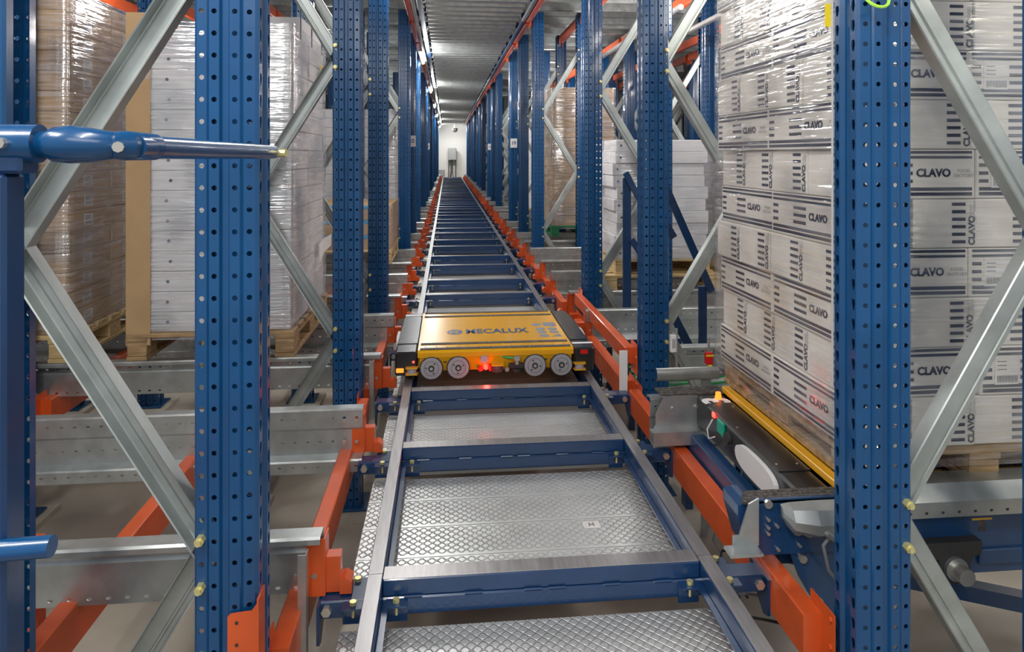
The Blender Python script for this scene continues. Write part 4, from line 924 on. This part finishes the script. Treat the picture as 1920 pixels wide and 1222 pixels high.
# sprinkler pipes between the right racks
for i, (x_, y0, y1) in enumerate(((1.86, 5.3, 9.0), (2.30, 3.0, 7.5))):
    t = thing('sprinkler_pipe', 'grey sprinkler pipe with a head under the right-hand deck, %s one' % ('farther' if i == 0 else 'nearer'), 'pipe', (x_, y0, H(-1.18)), 0, 'sprinkler pipes')
    MB().tube([(0, 0, 0), (0, y1-y0, 0)], 0.025, 12).obj('pipe', 'wbox', t, smooth=True)
    MB().tube([(0, 1.0, 0.0), (0, 1.0, 0.10)], 0.012, 8).tube([(0, 1.0, 0.10), (0, 1.0, 0.112)], 0.04, 12).obj('sprinkler_head', 'galv', t, smooth=True)
    for y_ in (0.3, y1-y0-0.3): MB().box(-0.004, 0.004, y_-0.01, y_+0.01, 0.02, 0.75).obj('hanger', 'galv', t)

# ------------------------------------------------------------------ foreground left: guard pipe, post, connector
t = thing('guard_pipe', 'blue guard pipe with a swivel joint crossing the left foreground toward the nearest left post', 'pipe', (0, 0, 0))
pts = [(-0.395, 1.60, H(-0.006)), (-0.388, 1.2, H(-0.008)), (-0.380, 0.87, H(-0.010))]
MB().tube(pts, 0.0155, 24).obj('pipe', 'blue', t, smooth=True)
MB().tube([(-0.382, 0.93, H(-0.010)), (-0.386, 0.86, H(-0.011)), (-0.396, 0.852, H(-0.011))], [0.0175, 0.0180, 0.016], 24).obj('pipe_socket', 'blue', t, smooth=True)
MB().tube([(-0.380, 0.872, H(-0.010)), (-0.398, 0.860, H(-0.011)), (-0.418, 0.852, H(-0.011)), (-0.440, 0.848, H(-0.012)), (-0.458, 0.848, H(-0.012)), (-0.466, 0.848, H(-0.012)), (-0.474, 0.848, H(-0.012))], [0.010, 0.0165, 0.0205, 0.0225, 0.0205, 0.016, 0.015], 24).obj('swivel_knuckle', 'blue', t, smooth=True)
MB().tube([(-0.474, 0.848, H(-0.013)), (-0.67, 0.848, H(-0.013))], 0.0225, 24).obj('sleeve', 'blue', t, smooth=True)
MB().tube([(-0.502, 0.828, H(-0.013)), (-0.502, 0.818, H(-0.013))], 0.0065, 8).obj('bolt', 'zinc', t); MB().tube([(-0.388, 0.856, H(-0.009)), (-0.383, 0.838, H(-0.009))], 0.0065, 8).obj('bolt', 'zinc', t)
MB().tube([(-0.39, 1.59, H(-0.004)), (-0.36, 1.58, H(-0.004))], 0.009, 8).obj('end_bolt', 'brass', t)
MB().bbox(-0.60, -0.485, 0.83, 0.868, H(0.022), H(0.0), 0.004).obj('bracket', 'navy', t)
o = MB().bbox(-0.575, -0.502, 0.83, 0.87, 0.0, H(0.022), 0.004).obj('guard_post', 'navy'); tag(o, 'dark blue smooth guard post at the left border under the guard pipe', 'post')
t = thing('pipe_stub', 'short bright blue pipe stub at the lower left border', 'pipe', (-0.501, 0.86, H(0.452)))
mb = MB(); mb.tube([(-0.04, -0.03, 0), (0.050, -0.03, 0.003)], 0.012, 16); mb.obj('pipe', 'blue', t, smooth=True)
# left low bits: rail support and baseplate block
o = MB().bbox(-1.165, -1.118, 1.985, 2.03, H(1.32), H(1.06), 0.003).obj('support_bracket', 'orange'); tag(o, 'orange upright bracket on the low beam at the lower left', 'bracket')
# orange connector plate on nearest left post, facing camera
t = thing('beam_connector', 'orange punched connector plate wrapped round the foot of the nearest left post', 'bracket', (-0.492, 1.595, H(1.035)))
mb = MB(); mb.prism([(0, -0.22), (0.064, -0.22), (0.064, 0.02), (0.052, 0.004), (0.006, 0.0), (0.0, -0.006)], 'y', -0.004, 0.0); mb.box(0.064, 0.068, -0.004, 0.05, -0.22, 0.03); mb.obj('plate', 'orange', t)
for z_ in (-0.02, -0.07): MB().tube([(0.02, -0.0045, z_), (0.02, -0.0055, z_)], 0.004, 8).obj('hole', 'dark', t)
MB().tube([(0.03, -0.0045, -0.105), (0.03, -0.006, -0.105)], 0.008, 12).obj('hole', 'dark', t); MB().tube([(0.066, -0.015, -0.098), (0.082, -0.015, -0.098)], 0.010, 8).obj('stud', 'orange', t)
for o in bpy.data.objects:
    if o.type == 'MESH' and o.parent is None and 'label' not in o and 'kind' not in o: print('UNTAGGED', o.name)
